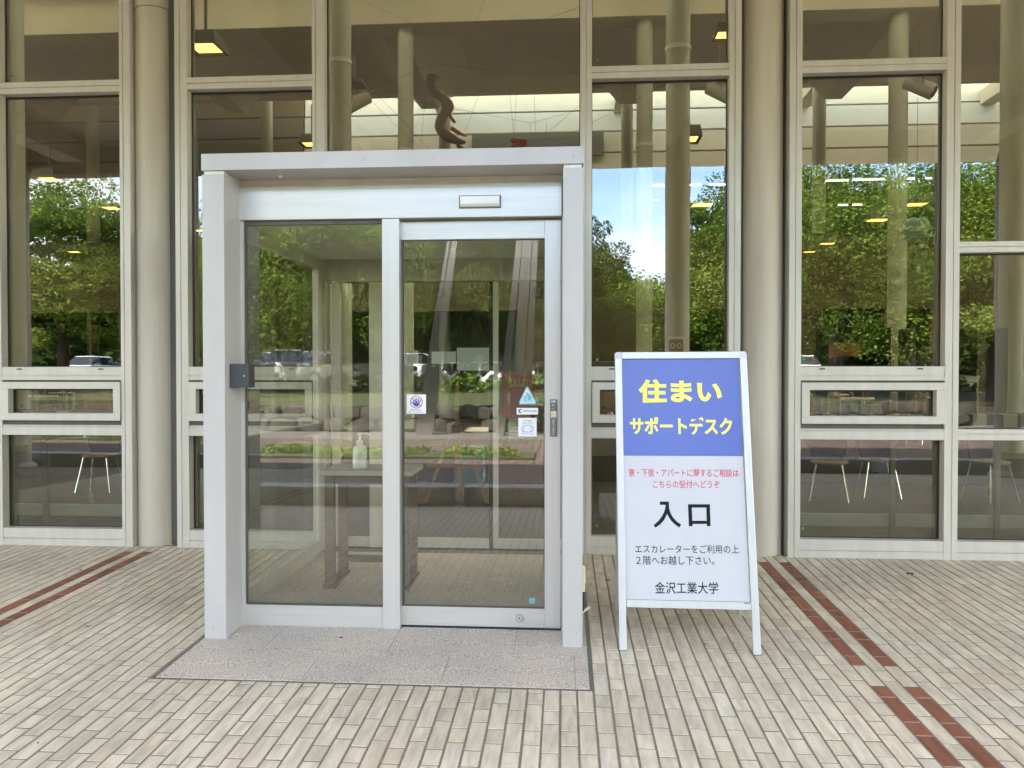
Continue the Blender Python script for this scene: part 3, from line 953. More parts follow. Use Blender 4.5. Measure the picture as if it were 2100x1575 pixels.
# rust stains at the foot of the leftmost bay
# ---- inner doors in the facade opening behind the porch
X0d, X1d = mm[3][1], mm[4][0]
ZL0, ZL1 = PZ(960, 575, YF), PZ(960, 520, YF)
pane(X0d, X1d, 2.80, ZT)
box('head_panel', X0d, X1d, YF + .01, YG + .04, ZL0, 2.799, 'portal', wall)
inner = empty('inner_door'); inner.parent = wall
ya = 0.0
def istile(pa, pb, y0=-0.01, y1=0.05, m='frame', nm='stile'):
    box(nm, PX(pa, 765, y0), PX(pb, 765, y0), y0, y1, 0.02, ZL0 - 0.001, m, inner)
istile(681, 697)
istile(757, 783)
istile(1003, 1011, 0.02, 0.05, 'black', 'dark_edge')
istile(1011, 1022, 0.02, 0.05)
for a, b_ in ((697, 757), (783, 1003), (1022, 1188)):
    xa, xb = PX(a, 765, 0.02), PX(b_, 765, 0.02)
    MB().add([(xa, .03, .1), (xb, .03, .1), (xb, .03, ZL0 - .002), (xa, .03, ZL0 - .002)], [(0, 1, 2, 3)]).build('pane', 'glassin', inner)
    box('bottom_rail', xa + .001, xb - .001, 0.01, 0.05, 0.02, 0.10, 'frame', inner)
for a, b_, t, c in ((937, 1003, 713, 760), (885, 935, 721, 746), (826, 858, 719, 746)):
    p, q = P(a, t, 0.015), P(b_, c, 0.015)
    box('paper_notice', p.x, q.x, 0.014, 0.018, q.z, p.z, 'backpaper', inner)
# ================================================================== OBJECTS
# ------------------------------------------------------------------ entrance porch
YP0, YD = -2.06, -1.82          # front of the porch frame, plane of the sliding door
porch = empty('entrance_porch', 'silver framed glass entrance porch with automatic sliding door', 'porch', (0, 0, 0))
XPL, XPR = -2.112, 0.105
ZP1 = 2.775; ZPm = PZ(416, 350, YP0)
zb = gz(YP0) + 0.008
pl_in, pr_in = PX(461, 765, YP0), PX(1154.5, 765, YP0)
box('porch_post', XPL + .003, pl_in, YP0, YD + .0, zb, ZPm - 0.022, 'portal', porch, 0.002)
box('porch_post', pr_in, XPR - .003, YP0, YD + .0, zb, ZPm - 0.022, 'portal', porch, 0.002)
box('lintel', XPL, XPR, YP0 - .004, YD + .04, ZPm, ZP1, 'portal', porch, 0.002)
box('shadow_joint', XPL + .012, pl_in - .004, YP0 + .010, YD, ZPm - .021, ZPm - .001, 'framelow', porch)
box('shadow_joint', pr_in + .004, XPR - .012, YP0 + .010, YD, ZPm - .021, ZPm - .001, 'framelow', porch)
# side returns of the posts back to the door plane
xjl, xjr = PX(487, 765, YD), PX(1151.5, 765, YD)
box('jamb', pl_in - .03, xjl + 0.0, YD + .001, YD + .06, zb, ZPm - .001, 'portal', porch)
box('jamb', xjr, pr_in + .03, YD + .001, YD + .06, zb, ZPm - .001, 'portal', porch)
# header above the doors
zh0, zh1 = PZ(820, 449, YD), PZ(820, 366.5, YD)
z2, z1 = PZ(820, 380, YD), PZ(820, 388, YD)
hd = box('header', xjl, xjr, YD - .030, YD + .12, zh0, z1 - .002, 'door', porch, 0.0015)
box('header_cap', xjl, xjr, YD - .022, YD + .12, z1, z2, 'door', porch)
box('header_recess', xjl, xjr, YD + .0, YD + .12, z2 + .0005, ZPm - .001, 'frame', porch)
# roof, side glazing
box('porch_roof', XPL + .02, XPR - .02, YD + .125, -0.058, 2.50, ZP1 - .02, 'portal', porch)
box('porch_ceiling', XPL + .05, XPR - .05, YD + .125, -0.058, 2.455, 2.499, 'white', porch)
for sgn, xs in ((1, XPL + .045), (-1, XPR - .045)):
    w = empty('side_window'); w.parent = porch
    xa, xb = xs - .025, xs + .025
    ya_, yb_ = YD + .062, -0.058
    box('bottom_rail', xa, xb, ya_, yb_, -0.05, 0.10, 'frame', w)
    box('top_rail', xa, xb, ya_, yb_, 2.36, 2.454, 'frame', w)
    box('middle_rail', xa - .004, xb + .004, ya_, yb_, 1.00, 1.085, 'steel', w)  # grey metal instead of frame colour: the rail's shade is painted in
    box('stile', xa, xb, yb_ - .10, yb_ - .001, 0.101, 2.359, 'frame', w)
    for z0, z1_ in ((0.10, 1.0), (1.085, 2.36)):
        MB().add([(xs, ya_, z0), (xs, yb_, z0), (xs, yb_, z1_), (xs, ya_, z1_)], [(0, 1, 2, 3)]).build('pane', 'glassin', w)
# fixed light on the left
YX = YD - .012
fx = empty('fixed_window'); fx.parent = porch
gx0, gx1 = PX(501, 765, YX), PX(785, 765, YX)
zg1 = PZ(640, 455, YX) - .006; zg0 = PZ(640, 1243, YX); zr0 = PZ(640, 1290, YX)
box('stile', PX(487.5, 765, YX), gx0, YX, YX + .05, zr0, zh0 - .002, 'doorv', fx)
cs0, cs1 = gx1, PX(819, 765, YX - .012)
box('stile', cs0, cs1, YX - .012, YX + .05, zr0 + .001, zh0 - .002, 'doorv', fx, 0.002)
box('bottom_rail', gx0, gx1, YX + .001, YX + .05, zr0, zg0, 'door', fx, 0.001)
MB().add([(gx0, YX + .03, zg0), (gx1, YX + .03, zg0), (gx1, YX + .03, zg1 + .02), (gx0, YX + .03, zg1 + .02)], [(0, 1, 2, 3)]).build('pane', 'glassb', fx)
MB().box(gx0 + .0005, gx0 + .006, YX + .01, YX + .028, zg0 + .001, zg1).box(gx1 - .006, gx1 - .0005, YX + .01, YX + .028, zg0 + .001, zg1).box(gx0 + .007, gx1 - .007, YX + .01, YX + .028, zg0 + .0005, zg0 + .006).box(gx0 + .007, gx1 - .007, YX + .01, YX + .028, zg1 - .008, zg1 + .02).build('gasket', 'gap', fx)
# sliding leaf
YS = YD + .030
sd = empty('sliding_door'); sd.parent = porch
sx0, sx1 = PX(822, 765, YS), PX(1150, 765, YS)
gx0, gx1 = PX(826, 765, YS), PX(1117, 765, YS)
zt_, zg1 = zh0 - .012, PZ(980, 490, YS)
zg0, zr0 = PZ(980, 1246.5, YS), PZ(980, 1285, YS)
box('top_rail', sx0, gx1 - .0, YS, YS + .04, zg1, zt_, 'door', sd, 0.0015)
box('stile', gx1 + .0005, sx1, YS - .001, YS + .04, zr0, zt_, 'doorv', sd, 0.0015)
box('stile', sx0 - .05, gx0, YS + .002, YS + .04, zg0, zg1, 'gap', sd)
box('bottom_rail', sx0, gx1, YS, YS + .04, zr0, zg0, 'door', sd, 0.0015)
MB().add([(gx0, YS + .022, zg0), (gx1, YS + .022, zg0), (gx1, YS + .022, zg1), (gx0, YS + .022, zg1)], [(0, 1, 2, 3)]).build('pane', 'glassb', sd)
MB().box(gx1 - .005, gx1 - .0005, YS + .006, YS + .02, zg0 + .001, zg1 - .001).box(gx0 + .006, gx1 - .006, YS + .006, YS + .02, zg1 - .006, zg1 - .001).box(gx0 + .006, gx1 - .006, YS + .006, YS + .02, zg0 + .001, zg0 + .006).build('gasket', 'gap', sd)
box('threshold', sx0 - .01, xjr - .001, YS - .02, YS + .06, gz(YS) + .0095, zr0 - .004, 'black', porch)
p = P(1065, 1267, YS)
lk = MB().lathe([(0.0245, 0), (0.0245, .006), (0.021, .010), (0.010, .010), (0.010, .006), (0.0045, .006), (0.0045, .009)], n=28).build('lock', 'chrome', sd, smooth=True)
lk.location = (p.x, YS, p.z); lk.rotation_euler = (R(90), 0, 0)
kh = MB().lathe([(0.0042, 0), (0.0042, .0095)], n=12).build('keyhole', 'black', sd)
kh.location = (p.x, YS - .001, p.z); kh.rotation_euler = (R(90), 0, 0)
# touch switch plate with its words
p, q = P(1128, 819, YS - .001), P(1142.5, 895, YS - .001)
pl = empty('touch_switch'); pl.parent = porch
bx = box('plate', p.x, q.x, YS - .013, YS - .0015, q.z, p.z, 'plate', pl, 0.004)
a, b_ = P(1129.5, 843, YS - .013), P(1141, 856, YS - .013)
box('touch_pad', a.x, b_.x, YS - .0155, YS - .0132, b_.z, a.z, 'chrome', pl)
yl = YS - .0135
def vtext(chars, px, py0, py1, m, parent, size):
    n = len(chars)
    for k, ch in enumerate(chars):
        c = P(px, py0 + (k + .5) * (py1 - py0) / n, yl)
        lettering(ch, size, m, parent, c, (1, 0, 0), (0, 0, 1), bold=0.02)
lettering('自動', .015, 'paper', pl, P(1135.2, 823.5, yl), (1, 0, 0), (0, 0, 1), bold=0.02)
vtext('軽く', 1135, 828, 842, 'paper', pl, .014)
vtext('ふれてください', 1135, 858, 893, 'paper', pl, .0135)
# sensor over the door
p, q = P(940.5, 400, YD - .05), P(1027, 425, YD - .05)
sn = empty('door_sensor'); sn.parent = porch
mb = MB()
x0, x1, z0, z1s = p.x, q.x, q.z, p.z
mb.box(x0, x1, YD - .040, YD - .0305, z0, z1s)
mb.build('bezel', 'lampbox', sn, 0.003)
MB().add([(x0 + .006, YD - .041, z0 + .008), (x1 - .006, YD - .041, z0 + .008), (x1 - .006, YD - .041, z1s - .006), (x0 + .006, YD - .041, z1s - .006),
          (x0 + .010, YD - .058, z0 + .022), (x1 - .010, YD - .058, z0 + .022), (x1 - .010, YD - .062, z1s - .010), (x0 + .010, YD - .062, z1s - .010)],
         [(4, 5, 6, 7), (0, 1, 5, 4), (1, 2, 6, 5), (2, 3, 7, 6), (3, 0, 4, 7)]).build('cover', 'whitepl', sn)
# small dome camera stub under the lintel
p = P(575, 366, YD - .10)
MB().sphere((p.x, YD - .10, ZPm - .004), .012).build('soffit_stud', 'whitepl', porch, smooth=True)
# card reader box on the left post reveal
a, b_, c = P(465, 747, YP0 + .05), P(487, 796, YP0 + .05), P(510, 796, YP0 + .05)
cr_ = empty('card_reader'); cr_.parent = porch
rx0 = pl_in + .001
box('reader_body', rx0 , PX(510, 770, YP0 + .06), YP0 + .06, YP0 + .15, PZ(500, 795, YP0 + .06), PZ(500, 746, YP0 + .06), 'reader', cr_, 0.002)
p = P(501, 771, YP0 + .059)
o = MB().lathe([(.006, 0), (.006, .001)], n=16).build('indicator', 'steel', cr_); o.location = p; o.rotation_euler = (R(90), 0, 0)
# cream latch on the outer right side of the post
box('latch_plate', XPR - .002, XPR + .014, -1.98, -1.955, PZ(1200, 1213, -1.97), PZ(1200, 1160, -1.97), 'cream', porch, 0.002)
box('latch_case', XPR - .002, XPR + .016, -1.99, -1.95, PZ(1200, 1195, -1.97), PZ(1200, 1172, -1.97), 'cream', porch, 0.003)
a = P(1200, 1256, -1.97); b_ = P(1210, 1244, -1.97)
MB().tube((XPR - .004, -1.97, a.z), (b_.x, -1.97, b_.z), .008, 10).build('latch_lever', 'cream', porch, smooth=True)
box('latch_arm', XPR - .002, XPR + .008, -1.985, -1.955, PZ(1200, 1252, -1.97), PZ(1200, 1214, -1.97), 'black', porch)
# ceiling lamp in the porch
o = MB().lathe([(.11, 0), (.11, -.02), (.07, -.045), (.0, -.05)], n=28).build('ceiling_lamp', 'whitepl', porch, smooth=True)
o.location = (PX(953, 518, -.5), -.5, 2.455)

# small scuffs and drips on the painted metal
for px, py, hh, Y_ in ((745, 327, 5, YP0 - .0045), (887, 324, 3, YP0 - .0045), (1176, 322, 8, YP0 - .0045), (578, 397, 4, YD - .0305), (1040, 330, 3, YP0 - .0045), (437, 1290, 6, YP0 - .0005), (1182, 1300, 5, YP0 - .0005)):
    a, b_ = P(px - .5, py - hh / 2, Y_), P(px + .5, py + hh / 2, Y_)
    box('scuff_mark', a.x, b_.x, Y_ - .0003, Y_ + .0002, b_.z, a.z, 'inkgrey', porch)
# ---- stickers on the sliding door (parts of the door)
yk = YS + .019
def sheet(name, pxs, m, parent, y=yk, th=.001, label=None):
    pts = [P(px, py, y) for px, py in pxs]
    mb = MB().prism(pts, (0, th, 0))
    o = mb.build(name, m, parent)
    if label: o['label'] = label
    return o
def rect(name, x0, y0, x1, y1, m, parent, y=yk, label=None): return sheet(name, [(x0, y0), (x1, y0), (x1, y1), (x0, y1)], m, parent, y, label=label)
UX, UZ = (1, 0, 0), (0, 0, 1)
# hand
rect('hand_sticker', 834, 809, 873.5, 848.5, 'whitepl', sd, label='square white sticker with crossed-out blue hand')
def ringm(px, py, r0, r1, y, n=36):
    c = P(px, py, y); s = (y + D) / F
    mb = MB(); vs = []; 
    for i in range(n):
        t = 2 * math.pi * i / n
        vs += [(c.x + r0 * s * math.cos(t), y, c.z + r0 * s * math.sin(t)), (c.x + r1 * s * math.cos(t), y, c.z + r1 * s * math.sin(t))]
    return mb.add(vs, [(2 * i, 2 * i + 1, (2 * i + 3) % (2 * n), (2 * i + 2) % (2 * n)) for i in range(n)])
ringm(854, 824.5, 11.6, 13.2, yk - .002).build('ring_mark', 'redpaint', sd)
def stroke(mb, x0, y0, x1, y1, w, y):
    a, b_ = P(x0, y0, y), P(x1, y1, y)
    d = (b_ - a).normalized(); n = Vector((-d.z, 0, d.x)) * w * (y + D) / F / 2
    return mb.add([a + n, b_ + n, b_ - n, a - n], [(0, 1, 2, 3)])
mb = MB()
for l in ((850, 828, 848, 821, 2.3), (853, 827, 853.5, 816, 2.3), (856, 827, 859, 816.5, 2.2), (858.5, 828, 863, 820, 2.1), (849, 829, 844, 824.5, 2.3)):
    stroke(mb, *l, yk - .0015)
mb.prism([P(*q_, yk - .0015) for q_ in ((848.5, 826), (859.5, 826), (860, 830), (857, 834), (851, 833.5), (848, 830))], (0, .0005, 0))
mb.build('hand_mark', 'stickerblue', sd)
stroke(MB(), 845.5, 816, 862.5, 833, 1.7, yk - .003).build('slash_mark', 'redpaint', sd)
lettering('手をつかない', .01, 'navy', sd, P(853.5, 840.5, yk - .001), UX, UZ, fit=22.5 * (yk + D) / F, bold=.01)
lettering('ひらくドアにちゅうい', .01, 'navy', sd, P(853.5, 845, yk - .001), UX, UZ, fit=34 * (yk + D) / F, bold=.01)
# caution triangle
sheet('caution_sticker', [(1079, 793.5), (1083, 793.5), (1099, 823), (1099, 829), (1065, 829.5), (1065, 823)], 'stickercyan', sd, yk, label='pale blue triangular caution sticker')
sheet('caution_face', [(1080, 796), (1082, 796), (1097.4, 824), (1097, 827.5), (1066.6, 828), (1066.6, 824)], 'stickerpale', sd, yk - .0015)
mb = MB()
for l in ((1081, 806, 1084, 809.5, 1.6), (1084, 809.5, 1088, 811, 1.2), (1082, 810, 1079, 813, 1.3), (1079, 813, 1076, 812.5, 1.2), (1083, 809, 1078.5, 805, 1.1), (1082, 810, 1084.5, 813, 1.2)):
    stroke(mb, *l, yk - .003)
mb.build('runner_mark', 'inkgrey', sd)
lettering('注意', .02, 'stickercyan', sd, P(1081.5, 816.8, yk - .0025), UX, UZ, fit=19 * (yk + D) / F, bold=.025)
rect('caution_rule', 1067, 822.2, 1097, 823, 'stickercyan', sd, yk - .0028)
lettering('急にとびださない', .008, 'inkgrey', sd, P(1082, 825.6, yk - .0028), UX, UZ, fit=20 * (yk + D) / F)
# AUTO DOOR
rect('door_type_sticker', 1059.5, 836.5, 1103.5, 850, 'whitepl', sd, label='narrow white sticker reading AUTO DOOR')
c = P(1067.5, 843, yk - .001)
mb = MB(); s = (yk + D) / F; n = 22; vs = []
for i in range(n + 1):
    t = R(55) + R(250) * i / n
    vs += [(c.x + 2.2 * s * math.cos(t) + .6 * s, yk - .001, c.z + 2.4 * s * math.sin(t)), (c.x + 4.7 * s * math.cos(t), yk - .001, c.z + 4.4 * s * math.sin(t))]
mb.add(vs, [(2 * i, 2 * i + 1, 2 * i + 3, 2 * i + 2) for i in range(n)]); mb.build('crescent_mark', 'navy', sd)
lettering('AUTO DOOR', .012, 'ink', sd, P(1086.5, 843, yk - .001), UX, UZ, fit=29 * s)
# mask
rect('mask_sticker', 1063, 857, 1100.5, 895, 'whitepl', sd, label='square white sticker with a face mask drawing')
lettering('マスク着用に', .01, 'stickerblue', sd, P(1082, 863.3, yk - .001), UX, UZ, fit=19 * s)
lettering('ご協力ください', .01, 'stickerblue', sd, P(1082, 868.2, yk - .001), UX, UZ, fit=23 * s)
lettering('Please wear masks', .008, 'stickerblue', sd, P(1081.5, 889.5, yk - .001), UX, UZ, fit=25 * s)
mb = MB()
for l in ((1074, 873, 1089, 873), (1074, 886, 1089, 886), (1074, 873, 1074, 886), (1089, 873, 1089, 886)):
    stroke(mb, *l, .8, yk - .001)
for sg, cx_ in ((-1, 1074), (1, 1089)):
    pr = None
    for i in range(9):
        t = R(-90) + R(180) * i / 8
        q_ = (cx_ + sg * 5 * math.cos(t), 879.5 + 5.5 * math.sin(t))
        if pr: stroke(mb, *pr, *q_, .8, yk - .001)
        pr = q_
mb.build('mask_mark', 'stickerblue', sd)
rect('small_sticker', 1085, 1226, 1097, 1238, 'teal', sd, label='tiny blue green sticker low on the door glass')

# ------------------------------------------------------------------ A-frame sign
sign = empty('a_frame_sign', 'white and blue A-frame sign board with Japanese lettering standing right of the porch', 'sign board')
BL, BR_ = G(1270, 1333), G(1560, 1343)
ytop = -1.775
TL, TR = P(1260.2, 723.5, ytop), P(1529.5, 722, ytop)
pn = (TL - BL).cross(BR_ - BL).normalized()
if pn.y > 0: pn = -pn
def S(px, py, off=0.0):
    r = ray(px, py)
    o0 = Vector((0, -D, HC)); base = BL + pn * off
    t = (base - o0).dot(pn) / r.dot(pn)
    return o0 + r * t
def squad(name, pxs, m, off, th, parent=sign, bevel=0):
    pts = [S(px, py, off) for px, py in pxs]
    return MB().prism(pts, pn * th).build(name, m, parent, bevel)
# px corner sets follow the slightly leaning rails
def lx(t): return 1260.2 + (1270 - 1260.2) * t      # outer left at fraction t of height
def rx(t): return 1529.5 + (1560 - 1529.5) * t
def ly(t): return 723.5 + (1333 - 723.5) * t
def ry(t): return 722 + (1343 - 722) * t
wl = 14.5
fr = empty('frame'); fr.parent = sign
squad('side_rail', [(lx(.012), ly(.012)), (lx(.012) + wl, ly(.012)), (1270 + 15.3, 1333.5), (1270, 1333)], 'signframe', 0, .022, fr, .004)
squad('side_rail', [(rx(.012) - wl, ry(.012)), (rx(.012), ry(.012)), (1560, 1343), (1560 - 16, 1342.4)], 'signframe', 0, .022, fr, .004)
squad('top_rail', [(lx(0) + 15, ly(0)), (rx(0) - 15, ry(0)), (rx(.0225) - wl - .3, ry(.0225)), (lx(.0225) + wl + .3, ly(.0225))], 'signframe', 0, .022, fr, .003)
squad('bottom_rail', [(1284.3, 1229), (1538.6, 1234.5), (1539, 1250.5), (1284.6, 1244.5)], 'signframe', 0, .020, fr, .003)
def arc(cx_, cy_, r, a0, a1, n=6): return [(cx_ + r * math.cos(R(a0 + (a1 - a0) * i / n)), cy_ - r * math.sin(R(a0 + (a1 - a0) * i / n))) for i in range(n + 1)]
squad('corner_cap', arc(lx(0) + 6, ly(0) + 6, 6, 90, 180) + [(lx(.02), ly(.0225)), (lx(0) + wl + .3, ly(.0225)), (lx(0) + wl + .3, ly(0))], 'plate2', .0005, .0225, fr)
squad('corner_cap', [(rx(0) - wl - .3, ry(0))] + list(reversed(arc(rx(0) - 6, ry(0) + 6, 6, 0, 90))) + [(rx(.02), ry(.0225)), (rx(0) - wl - .3, ry(.0225))], 'plate2', .0005, .0225, fr)
squad('maker_plate', [(1525.5, 1235.8), (1537.5, 1236), (1537.5, 1238.8), (1525.5, 1238.5)], 'inkgrey', .0206, .0008, fr)
for a_ in ((1270, 15.3, 1333), (1544, 16, 1342.5)):
    squad('foot', [(a_[0] - .2, a_[2] - 1.2), (a_[0] + a_[1] + .2, a_[2] - .8), (a_[0] + a_[1] + .2, a_[2] + 1.6), (a_[0] - .2, a_[2] + 1.2)], 'black', 0.0, .0225, fr)
squad('white_poster', [(1277.9, 934.8), (1523.4, 936), (1538, 1234), (1284, 1228.5)], 'signwhite', .004, .004)
squad('blue_poster', [(1274.3, 735.6), (1514.6, 735.2), (1523.2, 935), (1277.8, 933.8)], 'blue', .004, .004)
squad('back_panel', [(1274.3, 735.6), (1514.6, 735.2), (1538, 1234), (1284, 1228.5)], 'frame', -.002, .004)
OFFT = .0086
def sline(text, x0, x1, y0, y1, m, bold, parent=sign):
    L0, L1 = S(x0, (y0 + y1) / 2, OFFT), S(x1, (y0 + y1) / 2 + (x1 - x0) * .004, OFFT)
    c = (L0 + L1) / 2
    ux = (L1 - L0); w = ux.length
    uy = (S((x0 + x1) / 2, y0, OFFT) - S((x0 + x1) / 2, y1, OFFT)); h = uy.length
    ux_ = ux.normalized(); uy_ = pn.cross(ux_)
    if uy_.z < 0: uy_ = -uy_
    o = lettering(text, 1, m, parent, c - pn * 0 , ux_, uy_, bold=bold, fit=w, vfit=h, th=0)
    return o
sline('住まい', 1309.5, 1480.5, 777.5, 826, 'yellow', .038)
sline('サポートデスク', 1292, 1502, 854.5, 891, 'yellow', .030)
sline('寮・下宿・アパートに関するご相談は', 1289, 1514.7, 961, 977.5, 'red', .008)
sline('こちらの受付へどうぞ', 1338.7, 1476, 985, 1001, 'red', .008)
# the two large characters are drawn stroke by stroke as on the poster
def sstroke(mb, pts, w):
    for i in range(len(pts) - 1):
        a, b_ = S(*pts[i], OFFT), S(*pts[i + 1], OFFT)
        d = (b_ - a).normalized(); n = pn.cross(d) * (w * 4.5 / F / 2)
        mb.add([a + n, b_ + n, b_ - n, a - n], [(0, 1, 2, 3)])
    return mb
def spoly(mb, pts): 
    v = [S(x, y, OFFT) for x, y in pts]
    return mb.add(v, [tuple(range(len(v)))])
zx = lambda x: 1240 + x / 5.25
zy = lambda y: 980 + y / 5.25
mb = MB()
spoly(mb, [(zx(595), zy(255)), (zx(692), zy(255)), (zx(692), zy(292)), (zx(595), zy(290))])
Lf = [(657, 290), (652, 330), (640, 375), (615, 425), (580, 470), (526, 510), (548, 536), (600, 500), (640, 455), (672, 388)]
spoly(mb, [(zx(x), zy(y)) for x, y in ((657, 290), (692, 290), (694, 325), (672, 388), (640, 455), (600, 500), (548, 536), (526, 510), (580, 462), (615, 415), (640, 368), (652, 325))])
spoly(mb, [(zx(x), zy(y)) for x, y in ((694, 325), (708, 375), (735, 425), (775, 468), (824, 503), (804, 535), (755, 500), (715, 460), (690, 420), (672, 388))])
mb.build('lettering', 'ink', sign)['label'] = 'large black character meaning enter'
mb = MB()
spoly(mb, [(zx(898), zy(284)), (zx(1134), zy(284)), (zx(1134), zy(320)), (zx(898), zy(320))])
spoly(mb, [(zx(898), zy(320)), (zx(938), zy(320)), (zx(948), zy(520)), (zx(908), zy(520))])
spoly(mb, [(zx(1094), zy(320)), (zx(1134), zy(320)), (zx(1141), zy(520)), (zx(1100), zy(520))])
spoly(mb, [(zx(944.5), zy(462)), (zx(1098), zy(462)), (zx(1099), zy(496)), (zx(946.5), zy(496))])
mb.build('lettering', 'ink', sign)['label'] = 'large black square character meaning opening'
sline('エスカレーターをご利用の上', 1302.5, 1515.2, 1117, 1134.5, 'ink', .004)
sline('２階へお越し下さい。', 1304.4, 1464.8, 1139.6, 1158, 'ink', .004)
sline('金沢工業大学', 1343, 1473.3, 1193.3, 1217.7, 'ink', .009)
# back legs
bl, br = G(1261.5, 1254), G(1515, 1263)
bk = empty('back_frame'); bk.parent = sign
for g_, t_ in ((bl, TL), (br, TR)):
    top = Vector((t_.x + (.02 if g_ is bl else -.045), ytop + .035, t_.z - .05))
    g2 = Vector((g_.x, g_.y, g_.z))
    MB().add([(g2.x, g2.y, g2.z), (g2.x + .03, g2.y, g2.z), (g2.x + .03, g2.y + .022, g2.z), (g2.x, g2.y + .022, g2.z),
              (top.x, top.y, top.z), (top.x + .03, top.y, top.z), (top.x + .03, top.y + .022, top.z), (top.x, top.y + .022, top.z)],
             [(0, 3, 2, 1), (4, 5, 6, 7), (0, 1, 5, 4), (1, 2, 6, 5), (2, 3, 7, 6), (3, 0, 4, 7)]).build('leg', 'signframe', bk)
box('crossbar', min(bl.x, TL.x) + .05, br.x - .0, -1.49, -1.475, .30, .33, 'signframe', bk)
MB().box(TL.x + .03, TR.x - .03, ytop + .005, ytop + .05, TL.z - .03, TL.z - .012).build('hinge', 'steel', bk)

# ------------------------------------------------------------------ table with sanitizer bottle in the porch
yt = -1.12
zt_ = PZ(655, 965, yt)
xt0, xt1 = PX(655, 965, yt), PX(655, 965, yt) + .66
tb = empty('side_table', 'brown wooden side table with pale top inside the porch left pane', 'table', (xt0, yt, gz(yt) + .009))
zf = gz(yt) + .009
o = box('tabletop', xt0, xt1, yt, yt + .42, zt_ - .035, zt_, 'tabletop', tb, .003); 
for xx in (xt0 + .03, xt1 - .10):
    for yy in (yt + .02, yt + .34):
        box('leg', xx, xx + .065, yy, yy + .05, zf + .03, zt_ - .036, 'tabledark', tb, .002)
    box('foot', xx - .01, xx + .075, yt + .0, yt + .42, zf, zf + .029, 'tabledark', tb, .004)
box('apron', xt0 + .1, xt1 - .105, yt + .03, yt + .045, zt_ - .10, zt_ - .037, 'tabledark', tb)
box('stretcher', xt0 + .1, xt1 - .105, yt + .2, yt + .225, .12, .17, 'tabledark', tb)
kids_local(tb)
p = P(738, 957, yt + .12)
bt = empty('sanitizer_bottle', 'translucent pump bottle of hand sanitizer standing on the porch table', 'bottle', (p.x, yt + .12, zt_ + .001))
MB().lathe([(.040, 0), (.050, .006), (.051, .13), (.046, .155), (.022, .17), (.020, .178)], n=24).build('body', 'bottle', bt, smooth=True)
MB().lathe([(.024, .179), (.024, .205), (.012, .208), (.008, .24)], n=20).build('pump_collar', 'whitepl', bt, smooth=True)
MB().tube((0, 0, .241), (0, 0, .258), .016, 14).build('pump_head', 'whitepl', bt, smooth=True)
MB().path([(0, 0, .252), (.055, 0, .254), (.082, 0, .235)], [.0065, .006, .005], 8).build('nozzle', 'whitepl', bt, smooth=True)

# ------------------------------------------------------------------ easels in the hall behind the inner door
def easel(cx_, y, h, label, board=False):
    e = empty('easel', label, 'easel', (cx_, y, 0))
    MB().box(-.022, .022, -.02, .02, .02, h).build('mast', 'wood', e)
    for s_ in (-1, 1):
        MB().add([(s_ * .36 - .02, -.05, 0), (s_ * .36 + .02, -.05, 0), (s_ * .36 + .02, -.02, 0), (s_ * .36 - .02, -.02, 0),
                  (s_ * .03 - .02, -.02, h * .68), (s_ * .03 + .02, -.02, h * .68), (s_ * .03 + .02, .0, h * .68), (s_ * .03 - .02, .0, h * .68)],
                 [(0, 3, 2, 1), (4, 5, 6, 7), (0, 1, 5, 4), (1, 2, 6, 5), (2, 3, 7, 6), (3, 0, 4, 7)]).build('leg', 'wood', e)
    MB().tube((0, .5, 0), (0, .02, h * .66), .016, 8).build('leg', 'wood', e)
    box('ledge', -.34, .34, -.075, -.051, h * .30, h * .33, 'wood', e)
    MB().sphere((0, -.03, h * .64), .03).tube((-.07, -.03, h * .65), (.07, -.03, h * .655), .008, 8).build('clamp', 'black', e)
    return e
ye = 2.4
easel(PX(937, 900, ye), ye, PZ(937, 788, ye), 'bare wooden easel with black clamp behind the inner door, left of the poster easel')
e2 = easel(PX(1060, 900, ye), ye, 1.5, 'wooden easel carrying the red and green posters')
bd = empty('poster_board', 'brown display board with red and green posters and chevron border', 'board', (0, 0, 0))
yb_ = ye - .10
def brect(nm, x0, y0, x1, y1, m, dy=0, par=bd):
    a, b_ = P(x0, y0, yb_), P(x1, y1, yb_)
    return box(nm, a.x, b_.x, yb_ - .012 - dy, yb_ - dy, b_.z, a.z, m, par)
brect('board', 1002, 762, 1112, 1000, 'board', 0)
brect('red_poster', 1031, 770, 1096, 857, 'posterred', .013)
brect('green_poster', 1037, 858, 1097, 910, 'postergreen', .013)
for k in range(4): brect('green_strip', 1044, 874 + k * 7, 1075, 878.5 + k * 7, 'stickerpale', .0255)
for k, yy in enumerate((783, 819, 857, 890)):
    for side, xx in ((0, 1022), (1, 1106)):
        for half, m_ in ((0, 'chevy'), (1, 'chevg')):
            s_ = 1 if half == 0 else -1
            x0 = xx - 8 * s_
            pts = [(x0, yy - 9), (xx, yy), (xx, yy + 13), (x0, yy + 4)]
            MB().prism([P(a, b_, yb_ - .014) for a, b_ in pts], (0, -.004, 0)).build('chevron', m_, bd)
lettering('ようこそ！', .05, 'chevy', bd, P(1062, 783, yb_ - .0265), UX, UZ, fit=40 * (yb_ + D) / F)
lettering('免許の窓口へ', .05, 'chevy', bd, P(1068, 790, yb_ - .0265), UX, UZ, fit=46 * (yb_ + D) / F, bold=.02)
a, b_ = P(940, 917, ye + .6), P(990, 950, ye + .6)
tag(box('teal_crate', a.x, b_.x, ye + .6, ye + .9, max(.0, b_.z - .25), a.z, 'teal'), 'teal blue box on the hall floor behind the bare easel', 'box')

